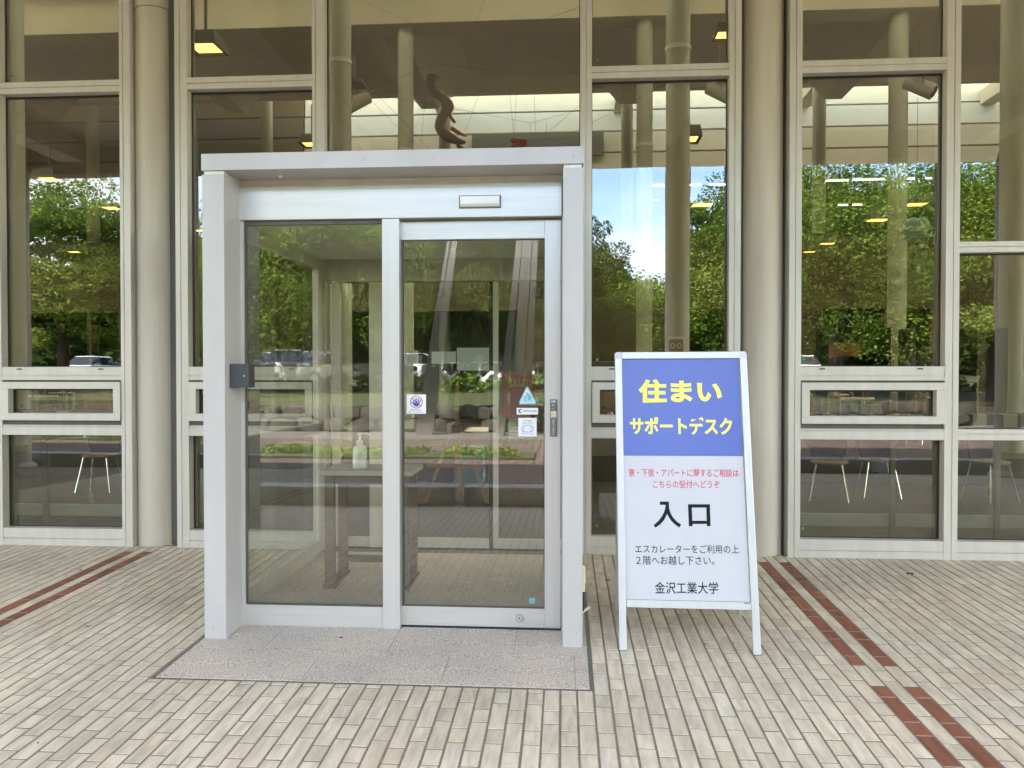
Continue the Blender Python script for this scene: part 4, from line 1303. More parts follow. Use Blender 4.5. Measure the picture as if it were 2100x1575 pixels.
# ------------------------------------------------------------------ window counters, cards, partitions
def counter(x0, x1, label, parts_px, wide=.42):
    c = empty('window_counter', label, 'counter', (0, 0, 0))
    y0, y1 = .22, .22 + wide
    z1c = PZ(2030, 851, y0); z0c = PZ(2030, 876, y0)
    box('counter_top', x0, x1, y0, y1, z0c, z1c, 'counter', c, .003)
    n = max(2, int((x1 - x0) / .8) + 1)
    for i in range(n):
        xx = x0 + .06 + (x1 - x0 - .12) * i / (n - 1)
        box('leg', xx - .02, xx + .02, y0 + .05, y0 + .09, 0, z0c - .001, 'steel', c)
    zf_ = PZ(1750, 1079, y0 + .1)
    box('foot_rail', x0 + .03, x1 - .03, y0 + .091, y0 + .125, zf_, zf_ + .105, 'whitepl', c)
    for px in parts_px:
        xx = PX(px, 760, y0 + .1)
        s_ = empty('screen'); s_.parent = c
        MB().add([(xx, y0 + .05, z1c + .01), (xx, y1 - .03, z1c + .01), (xx, y1 - .03, PZ(px, 672, y0 + .1)), (xx, y0 + .05, PZ(px, 672, y0 + .1))], [(0, 1, 2, 3)]).build('acrylic_sheet', 'acrylic', s_)
        MB().tube((xx, y0 + .05, z1c), (xx, y0 + .05, PZ(px, 757, y0 + .1)), .009, 10).build('post', 'chrome', s_, smooth=True)
        box('clamp', xx - .06, xx + .05, y0 - .006, y0 + .06, z1c - .10, z1c + .006, 'whitepl', s_, .003)
    return c, z1c
c1, zc1 = counter(mm[6][0] + .05, mm[8][1] + .2, 'dark window counter with acrylic screens inside the right-hand bays', (1695, 1822, 1872, 1998, 2060))
c2, zc2 = counter(mm[0][0] - .6, mm[1][1] - .15, 'dark window counter inside the leftmost bay', (74, 143))
def card(x0, x1, y0, y1, m, label, lines=()):
    Y = .30
    c = empty('table_card', label, 'card', (0, 0, 0))
    a, b_ = P(x0, y0, Y), P(x1, y1, Y)
    MB().add([(a.x, Y, zc1 + .001), (b_.x, Y, zc1 + .001), (b_.x, Y + .03, a.z), (a.x, Y + .03, a.z), (b_.x, Y + .07, zc1 + .001), (a.x, Y + .07, zc1 + .001)],
             [(0, 1, 2, 3), (3, 2, 4, 5), (0, 5, 4, 1), (0, 3, 5), (1, 4, 2)]).build('folded_card', m, c)
    for t_, yy, w_, mm_ in lines:
        q_ = P((x0 + x1) / 2, yy, Y)
        f_ = (q_.z - zc1) / max(.001, a.z - zc1)
        lettering(t_, .02, mm_, c, (q_.x, Y + .03 * f_ - .003, q_.z), UX, UZ, fit=w_ * (Y + D) / F)
card(1700.5, 1761, 826, 849, 'bluecard', 'pale blue card on the counter behind the right vent window', (('お知らせ', 834, 26, 'navy'),))
card(1769.5, 1810.5, 828, 849, 'paper', 'white folded card with brown lettering right of the blue card', (('レジャーパック', 835, 24, 'ink'), ('・・・', 843, 24, 'orange')))
card(1688, 1726, 814, 848, 'paper', 'upright white card half hidden behind the blue card', (('レジャーパック', 821, 26, 'ink'),))

ZR = 0.36
tag(box('raised_floor', -23.9, 23.9, 4.2, 12.69, 0.001, ZR, 'floor_in'), kind='structure')
# ------------------------------------------------------------------ cafe chairs and round tables
def make_chair():
    c = empty('cafe_chair', '', 'chair')
    c['group'] = 'curved plywood chairs in the hall'
    n = 12
    for nm, m_, off in (('backrest', 'chair', 0), ('back_pad', 'chairdark', .022)):
        vs = []
        rows = [(.46, .17), (.56, .215), (.68, .235), (.78, .215), (.83, .15), (.845, .05)]
        for z, w in rows:
            if off: z = .46 + (z - .46) * .82; w *= .86
            for i in range(n + 1):
                u = -1 + 2 * i / n
                x = u * w
                y = .20 - .10 * (1 - math.cos(u * 1.1)) / .55 * 1.0 * (w / .235) + (z - .46) * .12 - off
                vs.append((x, y, z))
        k = n + 1
        fs = [(j * k + i, j * k + i + 1, (j + 1) * k + i + 1, (j + 1) * k + i) for j in range(len(rows) - 1) for i in range(n)]
        o = MB().add(vs, fs).build(nm, m_, c, smooth=True)
        s_ = o.modifiers.new('thick', 'SOLIDIFY'); s_.thickness = .012
    MB().lathe([(.19, .43), (.215, .445), (.21, .462), (.05, .455)], n=20).build('seat', 'chair', c, smooth=True)
    for sx_, sy_ in ((-1, -1), (1, -1), (1, 1), (-1, 1)):
        MB().tube((sx_ * .14, sy_ * .13, .43), (sx_ * .21, sy_ * .20, 0), .011, 8).build('leg', 'chrome', c, smooth=True)
    return c
def make_rtable():
    t = empty('round_table', '', 'table')
    t['group'] = 'round tables in the hall'
    MB().lathe([(.44, .70), (.46, .708), (.46, .726), (.45, .73)], n=36).build('tabletop', 'rtable', t, smooth=True)
    MB().tube((0, 0, .03), (0, 0, .699), .035, 14).build('pedestal', 'steel', t, smooth=True)
    MB().lathe([(.26, 0), (.26, .015), (.05, .035)], n=28).build('foot_plate', 'steel', t, smooth=True)
    return t
rc = random.Random(11)
T0, C0 = make_rtable(), make_chair()
firstT = firstC = True
spots = [(60, 6.8), (150, 9.4), (225, 7.6), (560, 8.0), (420, 9.8), (1250, 8.5), (1690, 9.0), (1770, 6.6), (1860, 9.2), (1930, 7.2), (2010, 6.2), (2090, 9.0), (2180, 7.0), (-60, 8.6)]
where = {60: 'far left', 150: 'left of the first column', 225: 'beside the first column', 560: 'behind the left side of the porch', 420: 'behind the post of the porch', 1250: 'left of the sign', 1690: 'at the left end of the right vent window',
         1770: 'in the middle of the right vent window', 1860: 'right half of the right vent window', 1930: 'beside the right mullion', 2010: 'behind the counter clamp at right', 2090: 'at the far right edge', 2180: 'beyond the right edge', -60: 'beyond the left edge'}
for px, y in spots:
    x = PX(px, 765, y)
    if firstT: t = T0; firstT = False
    else: t = copy_tree(T0)
    t.location = (x, y, ZR)
    t['label'] = 'pale round table in the hall, ' + where[px]
    for k in range(3):
        an = rc.uniform(0, .8) + k * 2.1
        cx_, cy_ = x + .68 * math.cos(an), y + .68 * math.sin(an)
        if firstC: c = C0; firstC = False
        else: c = copy_tree(C0)
        c.location = (cx_, cy_, ZR)
        c.rotation_euler.z = an - math.pi / 2 + rc.uniform(-.25, .25)
        side = ('right-hand', 'rear left', 'nearest')[k]
        c['label'] = '%s chair of the round table %s' % (side, where[px])

for px, yy, lb in ((1700, 2.9, 'at the left end of the right-hand counter'), (1800, 3.2, 'at the middle of the right-hand counter'), (2030, 3.0, 'by the counter clamp near the right edge'), (205, 3.0, 'by the leftmost window')):
    c = copy_tree(C0, label='curved-back chair drawn up to the window, ' + lb)
    c.location = (PX(px, 940, yy), yy, 0); c.rotation_euler.z = rc.uniform(-.5, .5)
# ------------------------------------------------------------------ hall fittings
def lamp(px, py, y, w, label):
    """downlight box: px,py = centre of the lit opening"""
    p = P(px, py, y)
    l = empty('ceiling_light', label, 'lamp', p, group=None)
    h = w * .55
    mb = MB()
    a = w * .62
    mb.add([(-a, -a, .02), (a, -a, .02), (a, a, .02), (-a, a, .02), (-a * .86, -a * .86, h), (a * .86, -a * .86, h), (a * .86, a * .86, h), (-a * .86, a * .86, h)],
           [(4, 5, 6, 7), (0, 1, 5, 4), (1, 2, 6, 5), (2, 3, 7, 6), (3, 0, 4, 7)])
    b_ = w * .5
    mb.add([(-a, -a, .02), (a, -a, .02), (a, a, .02), (-a, a, .02), (-b_, -b_, .02), (b_, -b_, .02), (b_, b_, .02), (-b_, b_, .02)],
           [(0, 4, 5, 1), (1, 5, 6, 2), (2, 6, 7, 3), (3, 7, 4, 0)])
    mb.build('housing', 'lampbox', l)
    MB().add([(-b_, -b_, .05), (b_, -b_, .05), (b_, b_, .05), (-b_, b_, .05)], [(0, 3, 2, 1)]).build('lit_lens', 'lamp', l)
    MB().tube((0, 0, h), (0, 0, h + .6), .02, 8).build('stem', 'lampbox', l)
    return l
lamp(422, 105, 2.6, .33, 'box downlight glowing orange, high behind the pane left of the porch')
lamp(1406, 290, 7.0, .40, 'box downlight glowing amber on the thick column above the sky reflection')
lamp(1490, 78, 3.2, .25, 'box downlight partly hidden by the mullion at upper right of centre')
lamp(2086, 328, 6.2, .34, 'box downlight glowing amber near the right edge')
lamp(640, 300, 8.0, .34, 'box downlight peeking out beside the mullion over the porch')
for i, (px, py, w, txt) in enumerate(((102, 371, .45, 'at the top of the pine reflection on the left'), (228, 430, .4, 'near the left column, below eye of the sky patch'), (152, 520, .35, 'low in the leftmost pane'), (1440, 424, .45, 'right of the sky reflection'),
                         (1800, 455, .45, 'in the middle of the right bay'), (1878, 423, .45, 'above the wire balloon'), (1697, 503, .35, 'low at the left of the right bay'), (408, 476, .3, 'just left of the porch frame'), (1660, 520, .3, 'lowest one beside the right column'))):
    lamp(px, py, 11.0, w, 'small glowing downlight ' + txt)
for i, (x0, x1, py, yy) in enumerate(((1690, 1740, 371, 15), (1749, 1814, 369, 15), (1858, 1875, 367, 15), (1898, 1911, 366, 15), (1412, 1440, 380, 14), (1454, 1490, 379, 14), (1336, 1362, 381, 16), (1336, 1352, 411, 18), (1719, 1739, 421, 17), (1748, 1768, 420, 17), (2052, 2073, 364, 15))):
    a, b_ = P(x0, py, yy), P(x1, py, yy)
    t = empty('strip_light', 'thin white strip light in the hall, number %s along the row from the left' % i, 'lamp', (a.x, yy, a.z))
    MB().tube((0, 0, 0), (b_.x - a.x, 0, 0), .014, 8).build('tube', 'tube', t)
    box('batten', 0, b_.x - a.x, -.03, .03, .024, .06, 'whitepl', t)
strips = ['upper left of the right bay', 'upper middle of the right bay, the longest', 'beside the pale column of the right bay', 'at the right end of the right bay', 'left one in the trees right of the sky', 'next to the mullion right of the sky', 'upper one in the sky reflection', 'lower one in the sky reflection', 'lower left of the right bay', 'lower middle of the right bay', 'near the right edge of the photo']
for o, s_ in zip([o for o in bpy.data.objects if o.name.startswith('strip_light')], strips):
    o['label'] = 'thin white strip light in the hall, ' + s_
def spot(px, py, y, sgn, label):
    p = P(px, py, y)
    s_ = empty('hall_speaker', label, 'speaker', p)
    s_.scale = (.85, .85, .85)
    d = Vector((sgn * .75, -.45, -.55)).normalized()
    a, b_ = -d * .28, d * .28
    MB().tube(a, b_, .13, 22, .15).build('barrel', 'speaker', s_, smooth=True)
    MB().tube(b_ + d * .001, b_ + d * .02, .10, 20).build('mouth', 'black', s_)
    MB().tube((-.02, -.19, .0), (-.02, -.19, .33), .012, 8).tube((-.02, .19, .0), (-.02, .19, .33), .012, 8).build('yoke', 'lampbox', s_)
    MB().box(-.20, .16, -.22, .22, .33, .40).build('mount', 'lampbox', s_)
    MB().tube((-.02, 0, .40), (-.02, 0, .9), .02, 8).build('stem', 'lampbox', s_)
spot(730, 210, 6.0, -1, 'cylindrical grey speaker hanging above the porch, aimed left')
spot(1478, 190, 6.3, 1, 'cylindrical speaker cut by the mullion over the sky reflection, aimed right')
spot(1886, 178, 6.5, 1, 'cylindrical speaker hanging in the upper right bay, aimed right')
# mobile sculpture
ym = 4.4
mob = empty('hanging_mobile', 'grey and red abstract mobile hanging on wires above the porch', 'sculpture', (0, 0, 0))
def blob(pts, rads, m, nm, flat=.35):
    mb = MB(); n = 14; vs = []
    P3 = [P(a, b_, ym) for a, b_ in pts]
    # smooth resample
    k = 5; res = []; rr = []
    for i in range(len(P3) - 1):
        for j in range(k):
            u = j / k
            p0, p1, p2, p3 = P3[max(i - 1, 0)], P3[i], P3[i + 1], P3[min(i + 2, len(P3) - 1)]
            res.append(.5 * ((2 * p1) + (p2 - p0) * u + (2 * p0 - 5 * p1 + 4 * p2 - p3) * u * u + (3 * p1 - p0 - 3 * p2 + p3) * u ** 3))
            rr.append(rads[i] * (1 - u) + rads[i + 1] * u)
    res.append(P3[-1]); rr.append(rads[-1])
    for i, c in enumerate(res):
        d = (res[min(i + 1, len(res) - 1)] - res[max(i - 1, 0)]).normalized()
        nrm = Vector((-d.z, 0, d.x))
        r_ = .78 * rr[i] * (ym + D) / F
        for j in range(n):
            t = 2 * math.pi * j / n
            vs.append(c + nrm * math.cos(t) * r_ + Vector((0, 1, 0)) * math.sin(t) * r_ * flat)
    fs = [(i * n + j, i * n + (j + 1) % n, (i + 1) * n + (j + 1) % n, (i + 1) * n + j) for i in range(len(res) - 1) for j in range(n)]
    fs += [tuple(range(n - 1, -1, -1)), tuple(range((len(res) - 1) * n, len(res) * n))]
    return MB().add(vs, fs).build(nm, m, mob, smooth=True)
blob([(885, 153), (880, 172), (893, 190), (912, 205), (915, 225), (905, 245), (902, 262), (918, 280), (940, 290), (955, 292)], [16, 14, 12, 13, 13, 14, 13, 14, 9, 3], 'mobile_a', 'body')
blob([(872, 156), (885, 152), (899, 158)], [3, 4, 3], 'mobile_b', 'red_rim')
blob([(922, 205), (926, 220), (922, 235), (933, 252)], [5, 7, 4, 4], 'mobile_b', 'red_lobe')
blob([(925, 262), (940, 272), (957, 280)], [6, 5, 2], 'mobile_b', 'red_fin')
blob([(938, 296), (945, 305), (958, 310)], [4, 7, 4], 'mobile_a', 'lower_petal')
blob([(1048, 285), (1062, 290), (1078, 292), (1050, 305)], [6, 10, 7, 14], 'mobile_b', 'red_leaf')
blob([(905, 192), (918, 198), (930, 198)], [1.5, 2.2, 1], 'chrome', 'blade')
w_ = MB()
for l in ((884, 150, 886, 130), (886, 130, 740, 192), (886, 130, 1010, 145), (955, 268, 988, 178), (750, 190, 1090, 252), (1090, 252, 1190, 225), (1045, 178, 1054, 290), (1060, 178, 1054, 290), (1095, 178, 1100, 305), (1088, 252, 1088, 305), (1121, 252, 1121, 305),
          (1000, 60, 980, 45), (975, 45, 994, 0), (1100, 45, 1190, 14), (740, 0, 850, 50), (750, 195, 860, 305), (770, 190, 880, 305), (875, 185, 862, 300), (1090, 300, 1190, 215), (1120, 300, 1360, 175)):
    w_.tube(P(l[0], l[1], ym), P(l[2], l[3], ym + .4), .0022, 5)
w_.build('wires', 'wire', mob)
# balloon basket ornament
yb2 = 0.35
bo = empty('balloon_ornament', 'cluster of blue glass balls in a white wire basket hanging in the right bay', 'ornament', (0, 0, 0))
s2 = (yb2 + D) / F
for px, py, r_ in ((1872, 466, 19), (1890, 462, 15), (1882, 474, 17)):
    MB().sphere(P(px, py, yb2 + (px - 1872) * .004), r_ * s2, 20, 12).build('glass_ball', 'balloon', bo, smooth=True)
def hoop(px, py, rx_, ry_, tilt_, nm='wire_hoop', th=.0048):
    c = P(px, py, yb2); mb = MB(); pr = None
    for i in range(29):
        t = 2 * math.pi * i / 28
        q_ = c + Vector((rx_ * s2 * math.cos(t), rx_ * s2 * math.sin(t) * .9, ry_ * s2 * math.sin(t) + tilt_ * math.cos(t) * rx_ * s2))
        if pr: mb.tube(pr, q_, th, 6)
        pr = q_
    mb.build(nm, 'whitepl', bo)
hoop(1880, 472, 31, 4, .1); hoop(1881, 480, 30, 5, -.08); hoop(1883, 488, 26, 4, .15); hoop(1883, 496, 20, 3, -.1)
mb = MB()
for a, b_ in (((1850, 476), (1872, 505)), ((1866, 484), (1878, 505)), ((1912, 474), (1896, 505)), ((1898, 486), (1890, 505))): mb.tube(P(*a, yb2), P(*b_, yb2), .005, 6)
mb.build('basket_wires', 'whitepl', bo)
a, b_ = P(1880, 503, yb2), P(1898, 511, yb2)
box('basket', a.x, b_.x, yb2 - .05, yb2 + .05, b_.z, a.z, 'whitepl', bo)
MB().tube(P(1886, 512, yb2), P(1890, 560, yb2), .03, 8).tube(P(1894, 512, yb2), P(1900, 560, yb2), .03, 8).build('ribbon', 'column_in', bo)
MB().tube(P(1880, 445, yb2), P(1882, 200, yb2), .002, 5).build('cord', 'wire', bo)
# hydrant notice on the thick column
yn = Y1 - .21
nt_ = empty('column_notice', 'small notice with red circles fixed to the thick column above the sign', 'notice', (0, 0, 0))
a, b_ = P(1370, 690, yn), P(1403, 722, yn)
box('plate', a.x, b_.x, yn - .01, yn, b_.z, a.z, 'paper', nt_)
a, b_ = P(1372, 696, yn), P(1401, 722, yn)
box('red_field', a.x, b_.x, yn - .013, yn - .0105, b_.z, a.z, 'board', nt_)
for cx_ in (1380, 1393):
    ringm(cx_, 709, 3.5, 5.2, yn - .015).build('ring_mark', 'paper', nt_)
# wall sign at right
ys2 = 5.0
a, b_ = P(1977, 686, ys2), P(1995, 718, ys2)
ws = empty('hanging_sign', 'small dark green pictogram sign hanging in the far right bay', 'sign', (0, 0, 0))
box('panel', a.x, b_.x, ys2, ys2 + .02, b_.z, a.z, 'counter', ws)
for k in range(3):
    q0, q1 = P(1986, 690 + k * 9, ys2 - .004), P(1992, 695 + k * 9, ys2 - .004)
    box('pictogram', q0.x, q1.x, ys2 - .006, ys2 - .001, q1.z, q0.z, 'stickerpale', ws)
MB().tube(((a.x + b_.x) / 2, ys2 + .01, a.z), ((a.x + b_.x) / 2, ys2 + .01, a.z + 1.2), .004, 6).build('hanger', 'wire', ws)

# ------------------------------------------------------------------ litter on the paving
def leaf(px, py, w, m, label, seed=0):
    g_ = G(px, py); r_ = random.Random(seed); mb = MB()
    n = 10; vs = [(0, 0, .006)]
    for i in range(n):
        t = 2 * math.pi * i / n
        rr = w * (.55 + .45 * r_.random())
        vs.append((math.cos(t) * rr, math.sin(t) * rr * .6, .001 + .010 * r_.random()))
    fs = [(0, i + 1, (i + 1) % n + 1) for i in range(n)]
    o = mb.add(vs, fs).build('fallen_leaf', m)
    o.location = (g_.x, g_.y, g_.z + .0055)
    s_ = o.modifiers.new('thick', 'SOLIDIFY'); s_.thickness = .0015
    tag(o, label, 'leaf')
leaf(1866, 1178.5, .032, 'leafdark', 'black crumpled leaf on the pavers at right', 1)
leaf(1246, 1193, .022, 'leafdark', 'small dark leaf on the pavers between porch and sign', 2)
leaf(700, 1311, .014, 'leafdark', 'tiny black leaf scrap on the granite step', 3)
leaf(166, 1171, .022, 'leafdead', 'brown leaf lying on the left red paver strip', 4)
leaf(181, 1288, .020, 'leafdead', 'yellowish leaf scrap on the cream pavers at left', 5)
leaf(66, 1110.8, .055, 'leafdead', 'dry orange leaf against the sill of the leftmost bay', 6)
leaf(281, 1113, .035, 'leafdead', 'dry leaf caught beside the foot of the left column', 7)
leaf(1447, 1324, .015, 'leafdead', 'small brown leaf below the sign board', 8)
leaf(78, 1528, .006, 'leafdark', 'tiny black pebble-like scrap at lower left', 9)
leaf(1536, 1254, .012, 'leafdark', 'tiny reddish scrap behind the right leg of the sign', 10)
leaf(486, 1305, .012, 'paper', 'white scrap on the granite step by the left post', 11)

# ================================================================== OUTDOOR SURROUNDINGS (mirrored in the glass)
def MR(px, py, L):
    p = P(px, py, L)
    return Vector((p.x, -L, p.z))
for i, (x0, x1) in enumerate(((-16, -1.4), (-1.3, 5.25), (5.5, 16))):
    c = tag(box('concrete_kerb', x0, x1, -7.3, -6.96, gz(-7) - .25, .02, 'kerb', None, .01), 'low concrete kerb bench along the forecourt edge, %s length' % ('left', 'middle', 'right')[i], 'kerb', 'kerb benches')
# stone retaining wall
sw = empty('stone_wall', 'low wall of rounded field stones holding the grass bank opposite', 'wall', (0, -19.1, -.2))
box('wall_core', -26, 26, .1, -.25, 0, .62, 'stone', sw)
rw = random.Random(5)
smeshes = []
for k in range(7):
    mb = MB().sphere((0, 0, 0), .5, 9, 6)
    ph = [rw.uniform(.78, 1.22) for _ in range(9)]
    mb.v = [((max(-.42, min(.42, x * 1.25))) * ph[i % 9], y, max(-.4, min(.4, z * 1.3)) * ph[(i * 2) % 9]) for i, (x, y, z) in enumerate(mb.v)]
    o = mb.build('stone', 'stone', sw, smooth=True); smeshes.append(o.data); bpy.data.objects.remove(o)
x = -13.0; cnt = 0
while x < 13 and cnt < 120:
    w = rw.uniform(.35, .95)
    for row in range(2):
        o = bpy.data.objects.new('stone', rw.choice(smeshes)); COL.objects.link(o); o.parent = sw
        o.location = (x + row * w * .4, .16, .2 + row * .36 + rw.uniform(-.03, .03)); o.scale = (w * 1.02, .35, rw.uniform(.38, .46)); o.rotation_euler = (0, rw.uniform(-.3, .3), 0); cnt += 1
    x += w
# trees: leaf faces spread through uneven clumps
def leaves(n_cl, per, crown, leaf_sz, seed, flat=1.0, clump=.8):
    g = np.random.default_rng(seed)
    cx_, cy_, cz, rx_, rz_ = crown
    th = g.uniform(0, 2 * np.pi, n_cl); ph = np.arccos(g.uniform(-.75, 1, n_cl)); rr = g.uniform(.35, 1.0, n_cl) ** .6
    cl = np.stack([cx_ + rx_ * rr * np.sin(ph) * np.cos(th), cy_ + rx_ * rr * np.sin(ph) * np.sin(th), cz + rz_ * rr * np.cos(ph)], 1)
    size = clump * g.uniform(.6, 1.3, n_cl)
    c = np.repeat(cl, per, 0); s = np.repeat(size, per)
    d = g.normal(size=(n_cl * per, 3)); d /= np.linalg.norm(d, axis=1)[:, None]
    pos = c + d * (s * g.uniform(.3, 1, n_cl * per) ** .5)[:, None] * np.array([1, 1, flat])
    N = len(pos)
    u = g.normal(size=(N, 3)); u[:, 2] *= .6; u /= np.linalg.norm(u, axis=1)[:, None]
    w = np.cross(u, g.normal(size=(N, 3))); w /= np.linalg.norm(w, axis=1)[:, None]
    sz = (leaf_sz * g.uniform(.6, 1.3, N))[:, None]
    v = np.stack([pos - u * sz, pos + w * sz * .45, pos + u * sz, pos - w * sz * .45], 1).reshape(-1, 3)
    rnd_ = np.clip(np.repeat(g.uniform(0, 1, n_cl) ** 1.3, per) * .8 + g.uniform(0, .2, N), 0, 1)
    return v, rnd_, cl
def leafmesh(name, v, rnd_, m, parent):
    n = len(v) // 4
    me = bpy.data.meshes.new(name)
    me.vertices.add(n * 4); me.vertices.foreach_set('co', v.ravel())
    me.loops.add(n * 4); me.loops.foreach_set('vertex_index', np.arange(n * 4, dtype=np.int32))
    me.polygons.add(n); me.polygons.foreach_set('loop_start', np.arange(0, n * 4, 4, dtype=np.int32))
    me.update(calc_edges=True)
    at = me.attributes.new('rnd', 'FLOAT', 'FACE'); at.data.foreach_set('value', rnd_.astype(np.float32))
    me.materials.append(M[m])
    o = bpy.data.objects.new(name, me); COL.objects.link(o)
    if parent: o.parent = parent
    return o
def tree(px, top, L, r, m, seed, label, zb_=.6, dense=1.0, flat=.7, low=.10, lsz=.085):
    q_ = MR(px, top, L)
    H = q_.z - zb_
    t = empty('tree', label, 'tree', (q_.x, q_.y, zb_))
    t['group'] = 'trees beyond the car park'
    rz_ = H * (1 - low) / 2
    v, rn, cl = leaves(int(62 * dense), 980, (0, 0, H - rz_, r, rz_), lsz if L > 22 else lsz * .8, seed, flat, clump=r * .42)
    v4 = v.reshape(-1, 4, 3)
    gg = np.random.default_rng(seed + 9)
    hole = np.sin(v4[:, 0, 0] * 3.1 + seed) * np.sin(v4[:, 0, 1] * 2.7) * np.sin(v4[:, 0, 2] * 3.7 + seed)
    top_ = np.clip((v4[:, 0, 2] - (H - rz_ * .75)) / (rz_ * .6), 0, 1)
    keep = gg.uniform(0, 1, len(v4)) > top_ * .72 + np.where(hole > .35, .5, 0)
    v = v4[keep].reshape(-1, 3); rn = rn[keep]
    leafmesh('crown', v, rn, m, t)
    g = random.Random(seed)
    mb = MB()
    tr = .05 + H * .016
    pts = [(0, 0, -.3), (g.uniform(-.1, .1), g.uniform(-.1, .1), H * .3), (g.uniform(-.3, .3), g.uniform(-.3, .3), H * .6), (g.uniform(-.3, .3), 0, H * .92)]
    mb.path(pts, [tr * 1.25, tr, tr * .6, tr * .15], 9)
    mb.build('trunk', 'bark', t, smooth=True)
    mb = MB()
    for i in range(14):
        c = cl[g.randrange(len(cl))]
        z0 = H * g.uniform(.25, .7)
        mid = Vector((c[0] * .5, c[1] * .5, z0 * .5 + c[2] * .5 - .1))
        mb.path([(0, 0, z0), mid, tuple(c)], [tr * .4, tr * .25, tr * .06], 6)
    mb.build('branches', 'bark', t, smooth=True)
TR_ = [(-170, 330, 22, 3.6, 'leaf1', 'broad green tree beyond the left edge'), (120, 348, 23, 3.1, 'leaf2', 'layered yellow green pine mirrored in the leftmost bay'), (262, 470, 25, 2.2, 'leaf2', 'lower pine mirrored behind the left column'),
       (405, 455, 27, 2.3, 'leaf1', 'small tree mirrored left of the porch'), (560, 400, 24, 3.0, 'leaf2', 'bright tree mirrored in the fixed pane of the porch'), (740, 420, 25, 3.0, 'leaf1', 'tree mirrored behind the middle stile of the porch'),
       (930, 400, 30, 3.6, 'leaf3', 'dark tree mirrored in the upper door pane'), (1090, 420, 28, 3.0, 'leaf3', 'dark tree mirrored at the right of the door pane'),
       (1212, 452, 34, 2.0, 'leaf3', 'dark tree at the left of the sky patch'), (1290, 560, 33, 2.6, 'leaf1', 'low tree under the sky patch'), (1375, 590, 34, 2.2, 'leaf3', 'lowest tree under the sky patch'), (1478, 372, 25, 1.9, 'leaf1', 'light green tree right of the sky patch'),
       (1600, 330, 24, 3.0, 'leaf1', 'tree mirrored behind the right column'), (1720, 308, 21, 3.2, 'leaf2', 'broad tree mirrored in the left half of the right bay'), (1880, 300, 21, 3.2, 'leaf1', 'broad tree mirrored in the right half of the right bay'),
       (2040, 318, 20, 3.0, 'leaf2', 'yellowish pine mirrored at the right edge'), (2230, 300, 22, 3.4, 'leaf1', 'tree mirrored beyond the right edge')]
for i, (px, top, L, r, m_, lb) in enumerate(TR_):
    tree(px, top, L, r, m_, 100 + i, lb, dense=1.0 + .5 * (r > 2.9), flat=.45 if 'pine' in lb else .75)
# far wood and shrubs closing the view under the crowns
g = np.random.default_rng(77)
vs, rs = [], []
for k in range(70):
    px = -500 + k * 45 + g.uniform(-25, 25)
    L = g.uniform(44, 58)
    tp = g.uniform(610, 665)
    q_ = MR(px, tp, L)
    v, rn, _ = leaves(16, 70, (q_.x, q_.y, (q_.z + 1) / 2, 3.0, (q_.z - 1) / 2), .38, 500 + k, 1, 1.1)
    vs.append(v); rs.append(rn * .5)
tag(leafmesh('far_wood', np.concatenate(vs), np.concatenate(rs), 'leaf3', None), 'dark far-off wood behind the car park', 'wood', kind='stuff')
vs, rs = [], []
for k in range(60):
    px = -300 + k * 45 + g.uniform(-20, 20)
    q_ = MR(px, 760, 24.6)
    v, rn, _ = leaves(5, 60, (q_.x, -24.6 + g.uniform(-.5, .5), 1.05, .6, .3), .10, 900 + k, .8, .3)
    vs.append(v); rs.append(rn)
tag(leafmesh('low_shrubs', np.concatenate(vs), np.concatenate(rs), 'leaf1', None), 'low shrubs along the top of the bank', 'shrubs', kind='stuff')
vs, rs = [], []
for k in range(260):
    x_ = g.uniform(-26, -0.9)
    v, rn, _ = leaves(1, 50, (x_, -12.8 + g.uniform(-.4, .4), -.13, .1, .05), .05, 1500 + k, .35, .28)
    vs.append(v); rs.append(rn)
tag(leafmesh('ground_cover', np.concatenate(vs), np.concatenate(rs), 'leaf2', None), 'green ground cover on the planted strip', 'plants', kind='stuff')
